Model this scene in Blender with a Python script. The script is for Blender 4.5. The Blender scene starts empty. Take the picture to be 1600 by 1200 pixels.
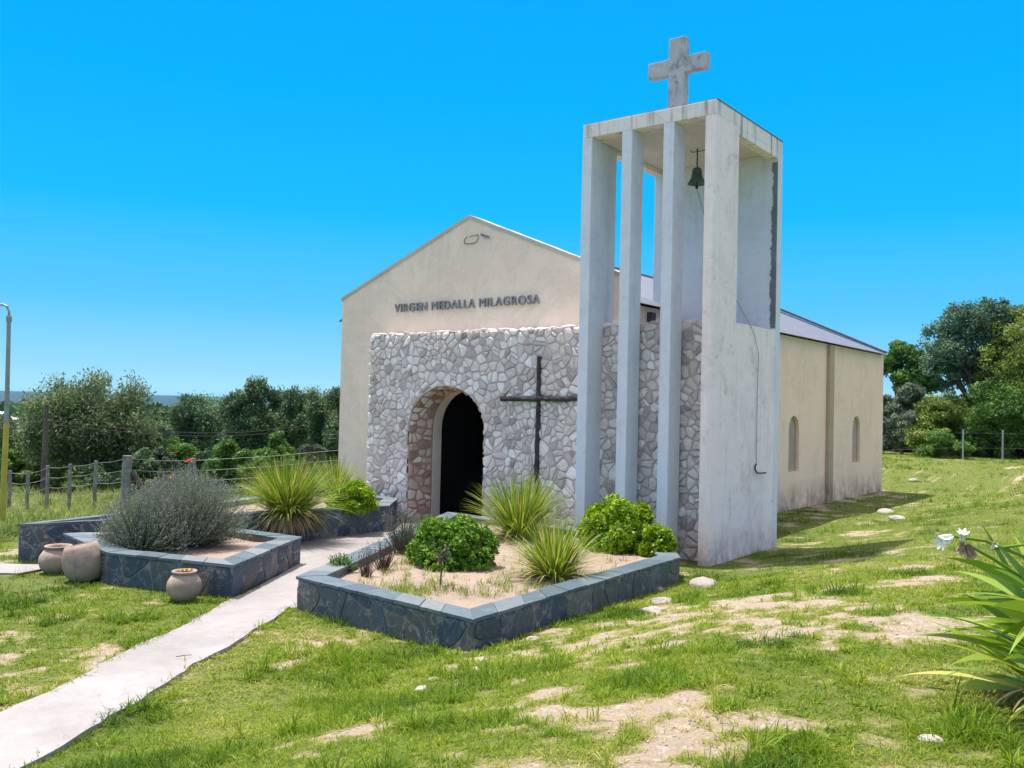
import bpy, bmesh, math, random
import numpy as np
from mathutils import Vector, Matrix
random.seed(7); rng = np.random.default_rng(7)
sc = bpy.context.scene
COL = sc.collection
rad = math.radians
# ------------------------------------------------------------------ camera, sky, sun
F_PX, PITCH, ROLL, YAW = 1423.97, 0.0240, 0.0231, 0.6520
def cam_axes():
    cy, sy = math.cos(YAW), math.sin(YAW)
    f = Vector((-sy, cy, 0)); r = Vector((cy, sy, 0)); u = Vector((0, 0, 1))
    f2 = f*math.cos(PITCH) + u*math.sin(PITCH); u2 = u*math.cos(PITCH) - f*math.sin(PITCH)
    return r*math.cos(ROLL) + u2*math.sin(ROLL), u2*math.cos(ROLL) - r*math.sin(ROLL), f2
CR, CU, CF = cam_axes()
cd = bpy.data.cameras.new('camera'); cam = bpy.data.objects.new('camera', cd); COL.objects.link(cam)
cam.matrix_world = Matrix(((CR.x, CU.x, -CF.x, 0), (CR.y, CU.y, -CF.y, 0), (CR.z, CU.z, -CF.z, 0), (0, 0, 0, 1)))
cd.sensor_fit = 'HORIZONTAL'; cd.sensor_width = 36; cd.lens = F_PX/1600*36
cd.clip_start = 0.1; cd.clip_end = 40000
sc.camera = cam
sc.view_settings.view_transform = 'Standard'; sc.view_settings.look = 'None'
sc.view_settings.gamma = 1; sc.view_settings.use_curve_mapping = False
sc.view_settings.exposure = 1.2
SUN_EL = rad(70.5); SHX, SHY = 1.0, -0.10          # horizontal direction the shadows fall
sd = Vector((SHX, SHY, 0)).normalized()*math.cos(SUN_EL) - Vector((0, 0, math.sin(SUN_EL)))   # light travels this way
sl = bpy.data.lights.new('sun', 'SUN'); sl.energy = 3.05; sl.angle = rad(0.53); sl.color = (1.0, 0.95, 0.86)
so = bpy.data.objects.new('sun', sl); COL.objects.link(so)
so.rotation_euler = sd.to_track_quat('-Z', 'Y').to_euler()
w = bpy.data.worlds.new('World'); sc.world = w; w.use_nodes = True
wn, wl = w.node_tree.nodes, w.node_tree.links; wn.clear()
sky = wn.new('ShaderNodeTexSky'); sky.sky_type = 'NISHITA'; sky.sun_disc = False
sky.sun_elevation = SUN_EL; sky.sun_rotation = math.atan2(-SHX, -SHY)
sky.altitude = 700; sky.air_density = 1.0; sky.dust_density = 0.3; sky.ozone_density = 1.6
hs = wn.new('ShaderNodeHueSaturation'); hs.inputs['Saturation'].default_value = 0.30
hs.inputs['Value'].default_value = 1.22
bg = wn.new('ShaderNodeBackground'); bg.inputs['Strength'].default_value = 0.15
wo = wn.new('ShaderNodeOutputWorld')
tc = wn.new('ShaderNodeTexCoord'); sx_ = wn.new('ShaderNodeSeparateXYZ'); wl.new(tc.outputs['Generated'], sx_.inputs[0])
rp = wn.new('ShaderNodeValToRGB'); els = rp.color_ramp.elements               # the clear saturated lower sky, paler at the horizon
stops = [(0.0, (.150, .270, .340)), (.03, (.100, .225, .320)), (.10, (.034, .182, .312)), (.20, (.004, .158, .314)), (.32, (.001, .138, .316)), (.45, (.001, .122, .316)), (.55, (.03, .13, .30))]
while len(els) < len(stops): els.new(.5)
for e_, (p_, c_) in zip(els, stops): e_.position = p_; e_.color = (*c_, 1)
wl.new(sx_.outputs[2], rp.inputs[0])
vm = wn.new('ShaderNodeVectorMath'); vm.operation = 'SCALE'; vm.inputs['Scale'].default_value = 9.6; wl.new(rp.outputs[0], vm.inputs[0])
mr = wn.new('ShaderNodeMapRange'); mr.interpolation_type = 'SMOOTHSTEP'; mr.inputs['From Min'].default_value = .42; mr.inputs['From Max'].default_value = .56; wl.new(sx_.outputs[2], mr.inputs['Value'])
mxw = wn.new('ShaderNodeMix'); mxw.data_type = 'RGBA'; wl.new(mr.outputs[0], mxw.inputs[0]); wl.new(vm.outputs[0], mxw.inputs[6])
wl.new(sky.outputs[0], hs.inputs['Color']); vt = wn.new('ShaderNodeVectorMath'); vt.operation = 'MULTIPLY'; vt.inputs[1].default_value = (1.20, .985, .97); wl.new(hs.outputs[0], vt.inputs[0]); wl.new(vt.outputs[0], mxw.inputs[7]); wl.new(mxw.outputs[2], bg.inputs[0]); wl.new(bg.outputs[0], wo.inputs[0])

def ray(px, py): return CF + CR*((px-800)/F_PX) - CU*((py-600)/F_PX)
def at_depth(px, py, d): return ray(px, py)*d                      # a point seen at (px, py), d metres ahead
# ------------------------------------------------------------------ noise and ground height
def _h(ix, iy, s):
    n = (ix.astype(np.int64)*374761393 + iy.astype(np.int64)*668265263 + s*974634777) & 0xffffffff
    n = ((n ^ (n >> 13))*1274126177) & 0xffffffff
    return ((n ^ (n >> 16)) & 0xffff)/65535.0
def vnoise(x, y, s=0):
    x = np.asarray(x, float); y = np.asarray(y, float)
    ix = np.floor(x); iy = np.floor(y); fx = x-ix; fy = y-iy
    fx = fx*fx*(3-2*fx); fy = fy*fy*(3-2*fy)
    a = _h(ix, iy, s); b = _h(ix+1, iy, s); c = _h(ix, iy+1, s); d = _h(ix+1, iy+1, s)
    return (a*(1-fx)+b*fx)*(1-fy) + (c*(1-fx)+d*fx)*fy
def fbm(x, y, s=0, o=4):
    t = 0; a = .5; k = 1; n = 0
    for i in range(o):
        t = t + a*vnoise(np.asarray(x)*k, np.asarray(y)*k, s+i*17); n += a; a *= .5; k *= 2.07
    return t/n
def sst(a, b, x):
    t = np.clip((x-a)/(b-a), 0, 1); return t*t*(3-2*t)
def ground(X, Y, rough=True):
    X = np.asarray(X, float); Y = np.asarray(Y, float)
    zl = -2.45-.05*np.clip(-X-12.8, 0, 45)
    t = sst(-6.6, -1.6, X)
    t = np.maximum(t, sst(31.5, 37, Y)*sst(-28, -15, X)*.75)
    z = zl+(-1.72-zl)*t - .012*np.clip(X+1.6, -9, 0)*0
    z = z + 0.10*np.exp(-((X+4.6)**2+(Y-21)**2)/5.0)
    d = np.hypot(X+8, Y-14)
    z = z - 55*sst(70, 900, d)*np.where(X < 400, 1, 1)
    z = z + 84*sst(5500, 9500, d)*(0.85+.3*fbm(X/2500, Y/2500, 5, 3))
    if rough:
        z = z + 0.05*(fbm(X/1.3, Y/1.3, 3, 3)-.5)*np.where(d < 60, 1, 0)
    return z
def gz(x, y): return float(ground(x, y))
def hit(px, py):
    r = ray(px, py); s = 1.0
    while s < 300:
        p = r*s
        if p.z < float(ground(p.x, p.y, False)): return p
        s += .03
    return r*300
PATH_A, PATH_B = (-4.88, 0.0), (-12.35, 12.6); PATH_W = 0.82
SIDE_A, SIDE_B = (-13.4, 6.0), (-16.2, 5.3)
def seg_d(X, Y, a, b):
    ax, ay = a; bx, by = b; L2 = (bx-ax)**2+(by-ay)**2
    t = np.clip(((X-ax)*(bx-ax)+(Y-ay)*(by-ay))/L2, 0, 1)
    return np.hypot(X-ax-t*(bx-ax), Y-ay-t*(by-ay))
def bare(X, Y):                                                     # 0 grass .. 1 worn soil
    a = fbm(X/1.2+3, Y/1.2, 11, 4); b = fbm(X/.36, Y/.36, 23, 4)
    e_ = fbm(X/.13, Y/.13, 29, 3); v = .32*a+.40*b+.28*e_
    bias = .07*np.exp(-((X+4.2)**2/3.0+(Y-9.6)**2/4.0))
    bias = bias + .10*np.exp(-((X+3.0)**2/2.2+(Y-9.3)**2/4.0)) + .09*np.exp(-((X+3.6)**2+(Y-3.9)**2)/1.0)
    bias = bias + .12*np.exp(-((X+2.2)**2/1.2+(Y-4.2)**2/1.2)) + .07*np.exp(-((X+5.4)**2/1.2+(Y-20.5)**2/5))
    bias = bias + .10*np.exp(-((X+9.3)**2/3+(Y-33)**2/12)) + .16*np.exp(-((X+10.8)**2/2+(Y-4.0)**2/2))
    bias = bias + .07*np.exp(-((X+7.9)**2/1+(Y-4.3)**2/.6))+.12*np.exp(-((X+8.0)**2/.4))*(Y > 16.2)*(Y < 31)
    return np.clip((v+bias*.6-.560-.03*sst(13, 18, Y))/.12, 0, 1)
# ------------------------------------------------------------------ nodes
def newmat(name):
    m = bpy.data.materials.new(name); m.use_nodes = True
    nt = m.node_tree; b = nt.nodes['Principled BSDF']; return m, nt, b
class NT:
    def __init__(s, nt): s.nt = nt; s.n = nt.nodes; s.l = nt.links
    def lk(s, a, b): s.l.new(a, b)
    def coord(s, kind='Object'): return s.n.new('ShaderNodeTexCoord').outputs[kind]
    def noise(s, scale, detail=4, rough=.6, vec=None, out='Fac', dist=0):
        t = s.n.new('ShaderNodeTexNoise'); t.inputs['Scale'].default_value = scale; t.inputs['Detail'].default_value = detail
        t.inputs['Roughness'].default_value = rough; t.inputs['Distortion'].default_value = dist
        s.lk(vec if vec is not None else s.coord(), t.inputs['Vector']); return t.outputs[out]
    def ramp(s, fac, stops):
        r = s.n.new('ShaderNodeValToRGB'); e = r.color_ramp.elements
        while len(e) < len(stops): e.new(.5)
        for i, (p, c) in enumerate(stops):
            e[i].position = p; e[i].color = (c, c, c, 1) if not isinstance(c, tuple) else (*c, 1)
        s.lk(fac, r.inputs[0]); return r.outputs[0]
    def mix(s, fac, a, b, mode='MIX'):
        m = s.n.new('ShaderNodeMix'); m.data_type = 'RGBA'; m.blend_type = mode
        for v, i in ((fac, 0), (a, 6), (b, 7)):
            if hasattr(v, 'links'): s.lk(v, m.inputs[i])
            elif i == 0: m.inputs[0].default_value = v
            else: m.inputs[i].default_value = (*v, 1)
        return m.outputs[2]
    def math(s, op, a, b=0.0, clamp=False):
        m = s.n.new('ShaderNodeMath'); m.operation = op; m.use_clamp = clamp
        for v, i in ((a, 0), (b, 1)):
            if hasattr(v, 'links'): s.lk(v, m.inputs[i])
            else: m.inputs[i].default_value = v
        return m.outputs[0]
    def attr(s, name, out='Fac'):
        a = s.n.new('ShaderNodeAttribute'); a.attribute_name = name; return a.outputs[out]
    def bump(s, b, h, strength=.3, dist=.02):
        n = s.n.new('ShaderNodeBump'); n.inputs['Strength'].default_value = strength; n.inputs['Distance'].default_value = dist
        s.lk(h, n.inputs['Height']); s.lk(n.outputs[0], b.inputs['Normal'])
    def sep(s, vec):
        x = s.n.new('ShaderNodeSeparateXYZ'); s.lk(vec, x.inputs[0]); return x.outputs
    def mapping(s, vec, scale):
        x = s.n.new('ShaderNodeMapping'); x.inputs['Scale'].default_value = scale; s.lk(vec, x.inputs[0]); return x.outputs[0]
def wpos(N): return N.n.new('ShaderNodeNewGeometry').outputs['Position']
def stucco(name, col, col2, stain=(.10, .10, .10), stain_amt=.5, streak=.0, rough=.85, base_z=None, bump=.25, lo=.60):
    m, nt, b = newmat(name); N = NT(nt); P = wpos(N)
    c = N.mix(N.ramp(N.noise(1.1, 5, .65, P), [(.3, 0.), (.72, 1.)]), col, col2)
    c = N.mix(N.math('MULTIPLY', N.ramp(N.noise(7, 6, .7, P), [(.35, 0.), (.8, 1.)]), .25), c, tuple(x*.72 for x in col))
    if stain_amt: c = N.mix(N.math('MULTIPLY', N.ramp(N.noise(2.3, 7, .78, P, dist=.6), [(lo, 0.), (lo+.14, 1.)]), stain_amt), c, stain)
    if streak:
        sv = N.mapping(P, (9, 9, .45)); k = N.ramp(N.noise(1, 4, .6, sv), [(.52, 0.), (.72, 1.)])
        c = N.mix(N.math('MULTIPLY', k, streak), c, stain)
    c = N.mix(N.math('MULTIPLY', N.ramp(N.noise(.55, 8, .8, P, dist=1.2), [(.50, 0.), (.56, 1.), (.62, 0.)]), .16), c, stain)
    if base_z is not None:
        z = N.sep(P)[2]; h = N.math('MULTIPLY', N.math('SUBTRACT', base_z+.75, z), 1.25, True)   # mildew climbing the foot of the wall
        k = N.math('MULTIPLY', h, N.ramp(N.noise(3.2, 7, .75, N.mapping(P, (1, 1, .6))), [(.38, 0.), (.62, 1.)]))
        c = N.mix(N.math('MULTIPLY', k, .85), c, (.055, .05, .045))
    N.lk(c, b.inputs['Base Color']); b.inputs['Roughness'].default_value = rough
    N.bump(b, N.noise(38, 5, .6, P), bump, .012)
    return m
def plain(name, col, rough=.6, metal=0, var=.25, scale=9, bump=0):
    m, nt, b = newmat(name); N = NT(nt)
    c = N.mix(N.ramp(N.noise(scale, 5, .65), [(.3, 0.), (.7, 1.)]), tuple(x*(1-var) for x in col), tuple(min(1, x*(1+var)) for x in col))
    N.lk(c, b.inputs['Base Color']); b.inputs['Roughness'].default_value = rough; b.inputs['Metallic'].default_value = metal
    if bump: N.bump(b, N.noise(scale*4, 5, .7), bump, .01)
    return m
def leafmat(name, stops, trans=.35, rough=.55, big=.0, sheen=.3):
    """stops: colours over the per-leaf random value"""
    m, nt, b = newmat(name); N = NT(nt)
    f = N.attr('rnd')
    if big: f = N.math('ADD', f, N.math('MULTIPLY', N.math('SUBTRACT', N.noise(big, 3, .5, wpos(N)), .5), 1.1), True)
    c = N.ramp(f, stops)
    N.lk(c, b.inputs['Base Color']); b.inputs['Roughness'].default_value = rough
    b.inputs['Specular IOR Level'].default_value = sheen
    t = N.n.new('ShaderNodeBsdfTranslucent'); N.lk(c, t.inputs[0])
    x = N.n.new('ShaderNodeMixShader'); x.inputs[0].default_value = trans
    o = [k for k in N.n if k.type == 'OUTPUT_MATERIAL'][0]
    N.lk(b.outputs[0], x.inputs[1]); N.lk(t.outputs[0], x.inputs[2]); N.lk(x.outputs[0], o.inputs[0])
    return m
def stonemat(name, stops, speck=.35, rough=.85, bumps=.5, bscale=30, spec=.3):
    m, nt, b = newmat(name); N = NT(nt); P = wpos(N)
    c = N.ramp(N.attr('rnd'), stops)
    c = N.mix(N.math('MULTIPLY', N.ramp(N.noise(11, 6, .7, P), [(.35, 0.), (.7, 1.)]), speck), c, tuple(x*.45 for x in stops[0][1]))
    c = N.mix(N.math('MULTIPLY', N.ramp(N.noise(5, 6, .75, P, dist=.8), [(.55, 0.), (.68, 1.)]), speck*1.3), c, stops[-1][1])
    N.lk(c, b.inputs['Base Color']); b.inputs['Roughness'].default_value = rough; b.inputs['Specular IOR Level'].default_value = spec
    N.bump(b, N.noise(bscale, 6, .7, P), bumps, .02)
    return m
M = {}
M['cream_front'] = stucco('cream_front', (.84, .68, .54), (.90, .75, .61), (.36, .29, .25), .35, .10)
M['cream_side'] = stucco('cream_side', (.99, .68, .47), (.99, .73, .52), (.36, .27, .19), .3, .12, base_z=-2.45)
M['cream_trim'] = stucco('cream_trim', (.46, .34, .22), (.54, .40, .27), (.2, .16, .12), .4, .2, base_z=-2.45)
M['white'] = stucco('whitewash', (.68, .71, .78), (.76, .78, .82), (.40, .40, .42), .4, .25, base_z=-2.66, lo=.57)
M['white_worn_lit'] = stucco('whitewash_worn_lit', (.93, .78, .73), (.95, .83, .79), (.34, .30, .27), .6, .22, base_z=-2.62, bump=.5, lo=.55)  # worn, bounce light painted into the base: lighter and warmer than plain whitewash
M['white_streak'] = stucco('whitewash_streaked', (.80, .74, .70), (.86, .80, .76), (.16, .15, .16), .6, .8, bump=.4)
M['ceiling'] = stucco('ceiling_plaster', (.66, .58, .50), (.74, .66, .58), (.40, .30, .24), .5)
M['mildew'] = stucco('mildew', (.13, .14, .15), (.24, .25, .26), (.05, .05, .05), .7)
M['conc_cross'] = stucco('concrete_cross', (.38, .38, .40), (.56, .56, .58), (.10, .10, .12), .8, bump=.7, lo=.50)
M['mortar'] = stucco('mortar', (.48, .42, .39), (.60, .53, .50), (.26, .22, .21), .4, bump=.6)
M['mortar_red'] = stucco('mortar_red', (.30, .20, .16), (.40, .28, .22), (.16, .1, .08), .4, bump=.6)
M['mortar_light'] = stucco('mortar_light', (.13, .13, .135), (.30, .28, .26), (.16, .14, .12), .5, bump=.6)
M['rubble'] = stonemat('rubble', [(0, (.42, .35, .32)), (.25, (.60, .52, .48)), (.5, (.76, .67, .61)), (.75, (.88, .80, .73)), (1, (.97, .95, .91))], .30)
M['rubble_red'] = stonemat('rubble_red', [(0, (.34, .19, .13)), (.5, (.58, .38, .28)), (1, (.80, .66, .56))], .35)
M['slate'] = stonemat('slate_cladding', [(0, (.045, .065, .10)), (.4, (.065, .095, .13)), (.7, (.085, .105, .11)), (.9, (.13, .12, .11)), (1, (.19, .18, .175))], .45, .6, .5, 16, .4)
def veins(m, col, sc_, amt):
    nt = m.node_tree; N = NT(nt); b = nt.nodes['Principled BSDF']; old = b.inputs['Base Color'].links[0].from_socket
    k = N.ramp(N.noise(sc_, 3, .6, wpos(N), dist=1.4), [(.465, 0.), (.5, 1.), (.53, 0.)]); k2 = N.ramp(N.noise(1.7, 3, .5, wpos(N)), [(.42, 0.), (.62, 1.)])
    N.lk(N.mix(N.math('MULTIPLY', N.math('MULTIPLY', k, k2), amt), old, col), b.inputs['Base Color'])
veins(M['slate'], (.36, .34, .31), 3.2, .75)
M['slatecap'] = stonemat('slate_cap', [(0, (.06, .10, .125)), (.5, (.105, .15, .175)), (1, (.19, .215, .22))], .3, .55, .4, 16, .4)
M['roof'] = plain('zinc_roof', (.15, .185, .24), .5, .35, .15, 3)
M['rustdark'] = plain('dark_flashing', (.10, .11, .13), .6, .2, .4, 6)
M['iron'] = plain('dark_iron', (.05, .05, .05), .55, .5, .4, 20)
M['bronze'] = plain('bronze', (.10, .15, .14), .45, .7, .35, 14)
M['letter'] = plain('letter_metal', (.25, .25, .27), .5, .3, .3, 9)
M['rope'] = plain('rope_fibre', (.26, .25, .25), .9, 0, .3, 30)
M['bark'] = plain('bark', (.12, .09, .07), .9, 0, .5, 14, .6)
M['blackwood'] = plain('blackened_wood', (.040, .034, .034), .85, 0, .6, 9, .8)
M['wood'] = plain('weathered_wood', (.10, .075, .065), .85, 0, .6, 9, .8)
M['postwood'] = plain('grey_post_wood', (.20, .20, .19), .9, 0, .45, 8, .7)
M['postconc'] = plain('pale_post', (.33, .34, .32), .8, 0, .2, 8)
M['clay'] = plain('clay', (.33, .25, .20), .85, 0, .28, 7, .4)
M['soil'] = stucco('bed_soil', (.24, .18, .14), (.36, .28, .22), (.11, .085, .065), .9, bump=.9)
M['path'] = stucco('path_cement', (.24, .225, .22), (.36, .343, .337), (.15, .135, .125), .85, bump=.5)
M['blackout'] = plain('blackout_dark', (.018, .013, .011), .7)  # near-black, only for the added box behind the doorway
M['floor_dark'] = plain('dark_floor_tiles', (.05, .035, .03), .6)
M['rock'] = stonemat('rock', [(0, (.34, .30, .26)), (1, (.54, .50, .45))], .3)
M['poleyellow'] = plain('yellow_paint', (.42, .36, .05), .55, 0, .2, 5)
M['polegrey'] = plain('galvanised', (.26, .30, .28), .5, .3, .2, 5)
M['pane'] = plain('window_pane', (.42, .32, .25), .75, 0, .12, 2)
M['pinkroof'] = plain('white_roof', (.75, .75, .76), .6, 0, .1, 3)
M['petalwhite'] = plain('white_petal', (.92, .90, .82), .6, 0, .1, 12)
M['petalred'] = plain('red_petal', (.75, .06, .07), .6, 0, .25, 25)
M['petalpink'] = plain('pink_petal', (.80, .20, .20), .6, 0, .25, 25)
M['petalyellow'] = plain('yellow_petal', (.80, .52, .02), .6, 0, .2, 25)
M['petalbrown'] = plain('withered_petal', (.30, .19, .12), .8, 0, .3, 25)
# ------------------------------------------------------------------ mesh helpers
class MB:
    def __init__(s): s.v = []; s.f = []; s.r = []; s.cur = 0.5
    def add(s, vs, fs, r=None):
        o = len(s.v); s.v.extend([tuple(p) for p in vs]); s.f.extend([tuple(i+o for i in f) for f in fs])
        s.r.extend([s.cur if r is None else r]*len(vs))
    def box(s, x0, x1, y0, y1, z0, z1, c=0.0):
        if c <= 0:
            v = [(x, y, z) for z in (z0, z1) for (x, y) in ((x0, y0), (x1, y0), (x1, y1), (x0, y1))]
            s.add(v, [(3, 2, 1, 0), (4, 5, 6, 7), (0, 1, 5, 4), (1, 2, 6, 5), (2, 3, 7, 6), (3, 0, 4, 7)])
        else:
            bm = bmesh.new(); bmesh.ops.create_cube(bm, size=1)
            for q in bm.verts: q.co = Vector(((x0+x1)/2+q.co.x*(x1-x0), (y0+y1)/2+q.co.y*(y1-y0), (z0+z1)/2+q.co.z*(z1-z0)))
            bmesh.ops.bevel(bm, geom=list(bm.edges), offset=c, segments=2, affect='EDGES', profile=.6)
            s.add([q.co for q in bm.verts], [[q.index for q in f.verts] for f in bm.faces]) if not bm.verts.index_update() else 0
            bm.free()
    def tube(s, pts, rads, n=8, cap=True, jitter=0):
        pts = [Vector(p) for p in pts]
        if not hasattr(rads, '__len__'): rads = [rads]*len(pts)
        vs = []; fs = []
        for i, p in enumerate(pts):
            d = (pts[min(i+1, len(pts)-1)]-pts[max(i-1, 0)]); d = d.normalized() if d.length > 1e-9 else Vector((0, 0, 1))
            a = d.cross(Vector((0, 0, 1)) if abs(d.z) < .9 else Vector((1, 0, 0))).normalized(); b = d.cross(a)
            for k in range(n):
                t = 2*math.pi*k/n; rr = rads[i]*(1+random.uniform(-jitter, jitter))
                vs.append(p+(a*math.cos(t)+b*math.sin(t))*rr)
        for i in range(len(pts)-1):
            for k in range(n): fs.append((i*n+k, i*n+(k+1) % n, (i+1)*n+(k+1) % n, (i+1)*n+k))
        if cap: fs.append(tuple(range(n))[::-1]); fs.append(tuple((len(pts)-1)*n+k for k in range(n)))
        s.add(vs, fs)
    def lathe(s, c, prof, n=24, axis_tilt=None):
        c = Vector(c); vs = []; fs = []
        R = axis_tilt or Matrix.Identity(3)
        for (r, z) in prof:
            for k in range(n):
                t = 2*math.pi*k/n; vs.append(c+R@Vector((r*math.cos(t), r*math.sin(t), z)))
        for i in range(len(prof)-1):
            for k in range(n): fs.append((i*n+k, i*n+(k+1) % n, (i+1)*n+(k+1) % n, (i+1)*n+k))
        s.add(vs, fs)
    def holed(s, outer, holes, to3, d0, d1):
        """flat slab with holes: 2-D loops, to3(u, v, d) -> point, depths d0..d1"""
        bm = bmesh.new(); edges = []
        for loop in [outer]+holes:
            vv = [bm.verts.new((u, v, 0)) for u, v in loop]
            edges += [bm.edges.new((vv[i], vv[(i+1) % len(vv)])) for i in range(len(vv))]
        bmesh.ops.triangle_fill(bm, edges=edges, use_beauty=True, use_dissolve=False)
        bm.verts.index_update(); vs = [q.co.copy() for q in bm.verts]; fs = [[q.index for q in f.verts] for f in bm.faces]; bm.free()
        n = len(vs); V = [to3(p.x, p.y, d0) for p in vs]+[to3(p.x, p.y, d1) for p in vs]
        Fc = [tuple(f) for f in fs]+[tuple(i+n for i in reversed(f)) for f in fs]
        o = 0
        for loop in [outer]+holes:
            L = len(loop)
            for i in range(L): j = (i+1) % L; Fc.append((o+i, o+j, n+o+j, n+o+i))
            o += L
        s.add(V, Fc)
    def build(s, name, mat, parent=None, smooth=False, fixn=False):
        org = ORG.get(parent.name, Vector()) if parent else Vector()
        me = bpy.data.meshes.new(name)
        me.from_pydata([(p[0]-org.x, p[1]-org.y, p[2]-org.z) for p in s.v], [], s.f)
        a = me.attributes.new('rnd', 'FLOAT', 'POINT'); a.data.foreach_set('value', np.array(s.r, dtype=np.float32))
        if fixn:
            bm = bmesh.new(); bm.from_mesh(me); bmesh.ops.recalc_face_normals(bm, faces=bm.faces); bm.to_mesh(me); bm.free()
        me.materials.append(mat)
        if smooth: me.shade_smooth()
        o = bpy.data.objects.new(name, me); COL.objects.link(o)
        if parent: o.parent = parent; ORG[o.name] = org
        return o
ORG = {}
def npmesh(name, V, Fq, R, mat, parent=None, smooth=False):
    """fast mesh from numpy: V (n,3), Fq (m,k), R (n)"""
    org = ORG.get(parent.name, Vector()) if parent else Vector()
    V = np.asarray(V, np.float32)-np.array(org, np.float32); Fq = np.asarray(Fq, np.int32)
    me = bpy.data.meshes.new(name); m, k = Fq.shape
    me.vertices.add(len(V)); me.vertices.foreach_set('co', V.ravel())
    me.loops.add(m*k); me.loops.foreach_set('vertex_index', Fq.ravel())
    me.polygons.add(m); me.polygons.foreach_set('loop_start', np.arange(m, dtype=np.int32)*k)
    me.polygons.foreach_set('loop_total', np.full(m, k, np.int32))
    me.update(calc_edges=True)
    a = me.attributes.new('rnd', 'FLOAT', 'POINT'); a.data.foreach_set('value', np.asarray(R, np.float32))
    if smooth: me.shade_smooth()
    me.materials.append(mat); o = bpy.data.objects.new(name, me); COL.objects.link(o)
    if parent: o.parent = parent; ORG[o.name] = org
    return o
def tag(o, label=None, cat=None, group=None, kind=None):
    for k, v in (('label', label), ('category', cat), ('group', group), ('kind', kind)):
        if v: o[k] = v
    return o
def thing(name, loc, label, cat, group=None):
    o = bpy.data.objects.new(name, None); COL.objects.link(o); o.location = loc; o.empty_display_size = .2
    ORG[o.name] = Vector(loc); return tag(o, label, cat, group)
def unit(a): return a/np.maximum(np.linalg.norm(a, axis=-1, keepdims=True), 1e-9)
def leaves(C, A, Nn, L, W, R):
    """kite leaves: centre C, axis A, normal-ish Nn, length, width -> V, F, R"""
    A = unit(A); S = unit(np.cross(A, Nn)); n = len(C)
    L = np.broadcast_to(L, n)[:, None]; W = np.broadcast_to(W, n)[:, None]
    V = np.stack([C-A*L/2, C+S*W/2+A*L*.05, C+A*L/2, C-S*W/2+A*L*.05], 1).reshape(-1, 3)
    return V, np.arange(4*n).reshape(n, 4), np.repeat(R, 4)
def joinnp(parts):
    Vs, Fs, Rs = [], [], []; o = 0
    for V, F_, R in parts: Vs.append(V); Fs.append(F_+o); Rs.append(R); o += len(V)
    return np.concatenate(Vs), np.concatenate(Fs), np.concatenate(Rs)
def straps(B, D, L, W, bend, R, seg=5, up=None, taper=1.0, twist=.15):
    """curved strap leaves (n): base B, start direction D, drooping by bend"""
    n = len(B); D = unit(D); L = np.broadcast_to(L, n); W = np.broadcast_to(W, n); bend = np.broadcast_to(bend, n)
    S = unit(np.cross(D, np.array([0, 0, 1.])+rng.normal(0, twist, (n, 3))))
    P = B.copy(); d = D.copy(); V = []
    for i in range(seg+1):
        t = i/seg; wv = (W*(min(1, .55+1.6*t) if t < .5 else max(.04, 1-((t-.5)/.5)**1.6*taper))/2)[:, None]
        V.append(P-S*wv); V.append(P+S*wv)
        d = unit(d+np.array([0, 0, -1.])*(bend*(.4+1.2*t)/seg)[:, None]); P = P+d*(L/seg)[:, None]
    V = np.stack(V, 1).reshape(-1, 3); k = 2*(seg+1)
    f = np.array([[2*i, 2*i+1, 2*i+3, 2*i+2] for i in range(seg)])
    Fq = (np.arange(n)[:, None, None]*k+f[None]).reshape(-1, 4)
    return V, Fq, np.repeat(R, k)
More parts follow.
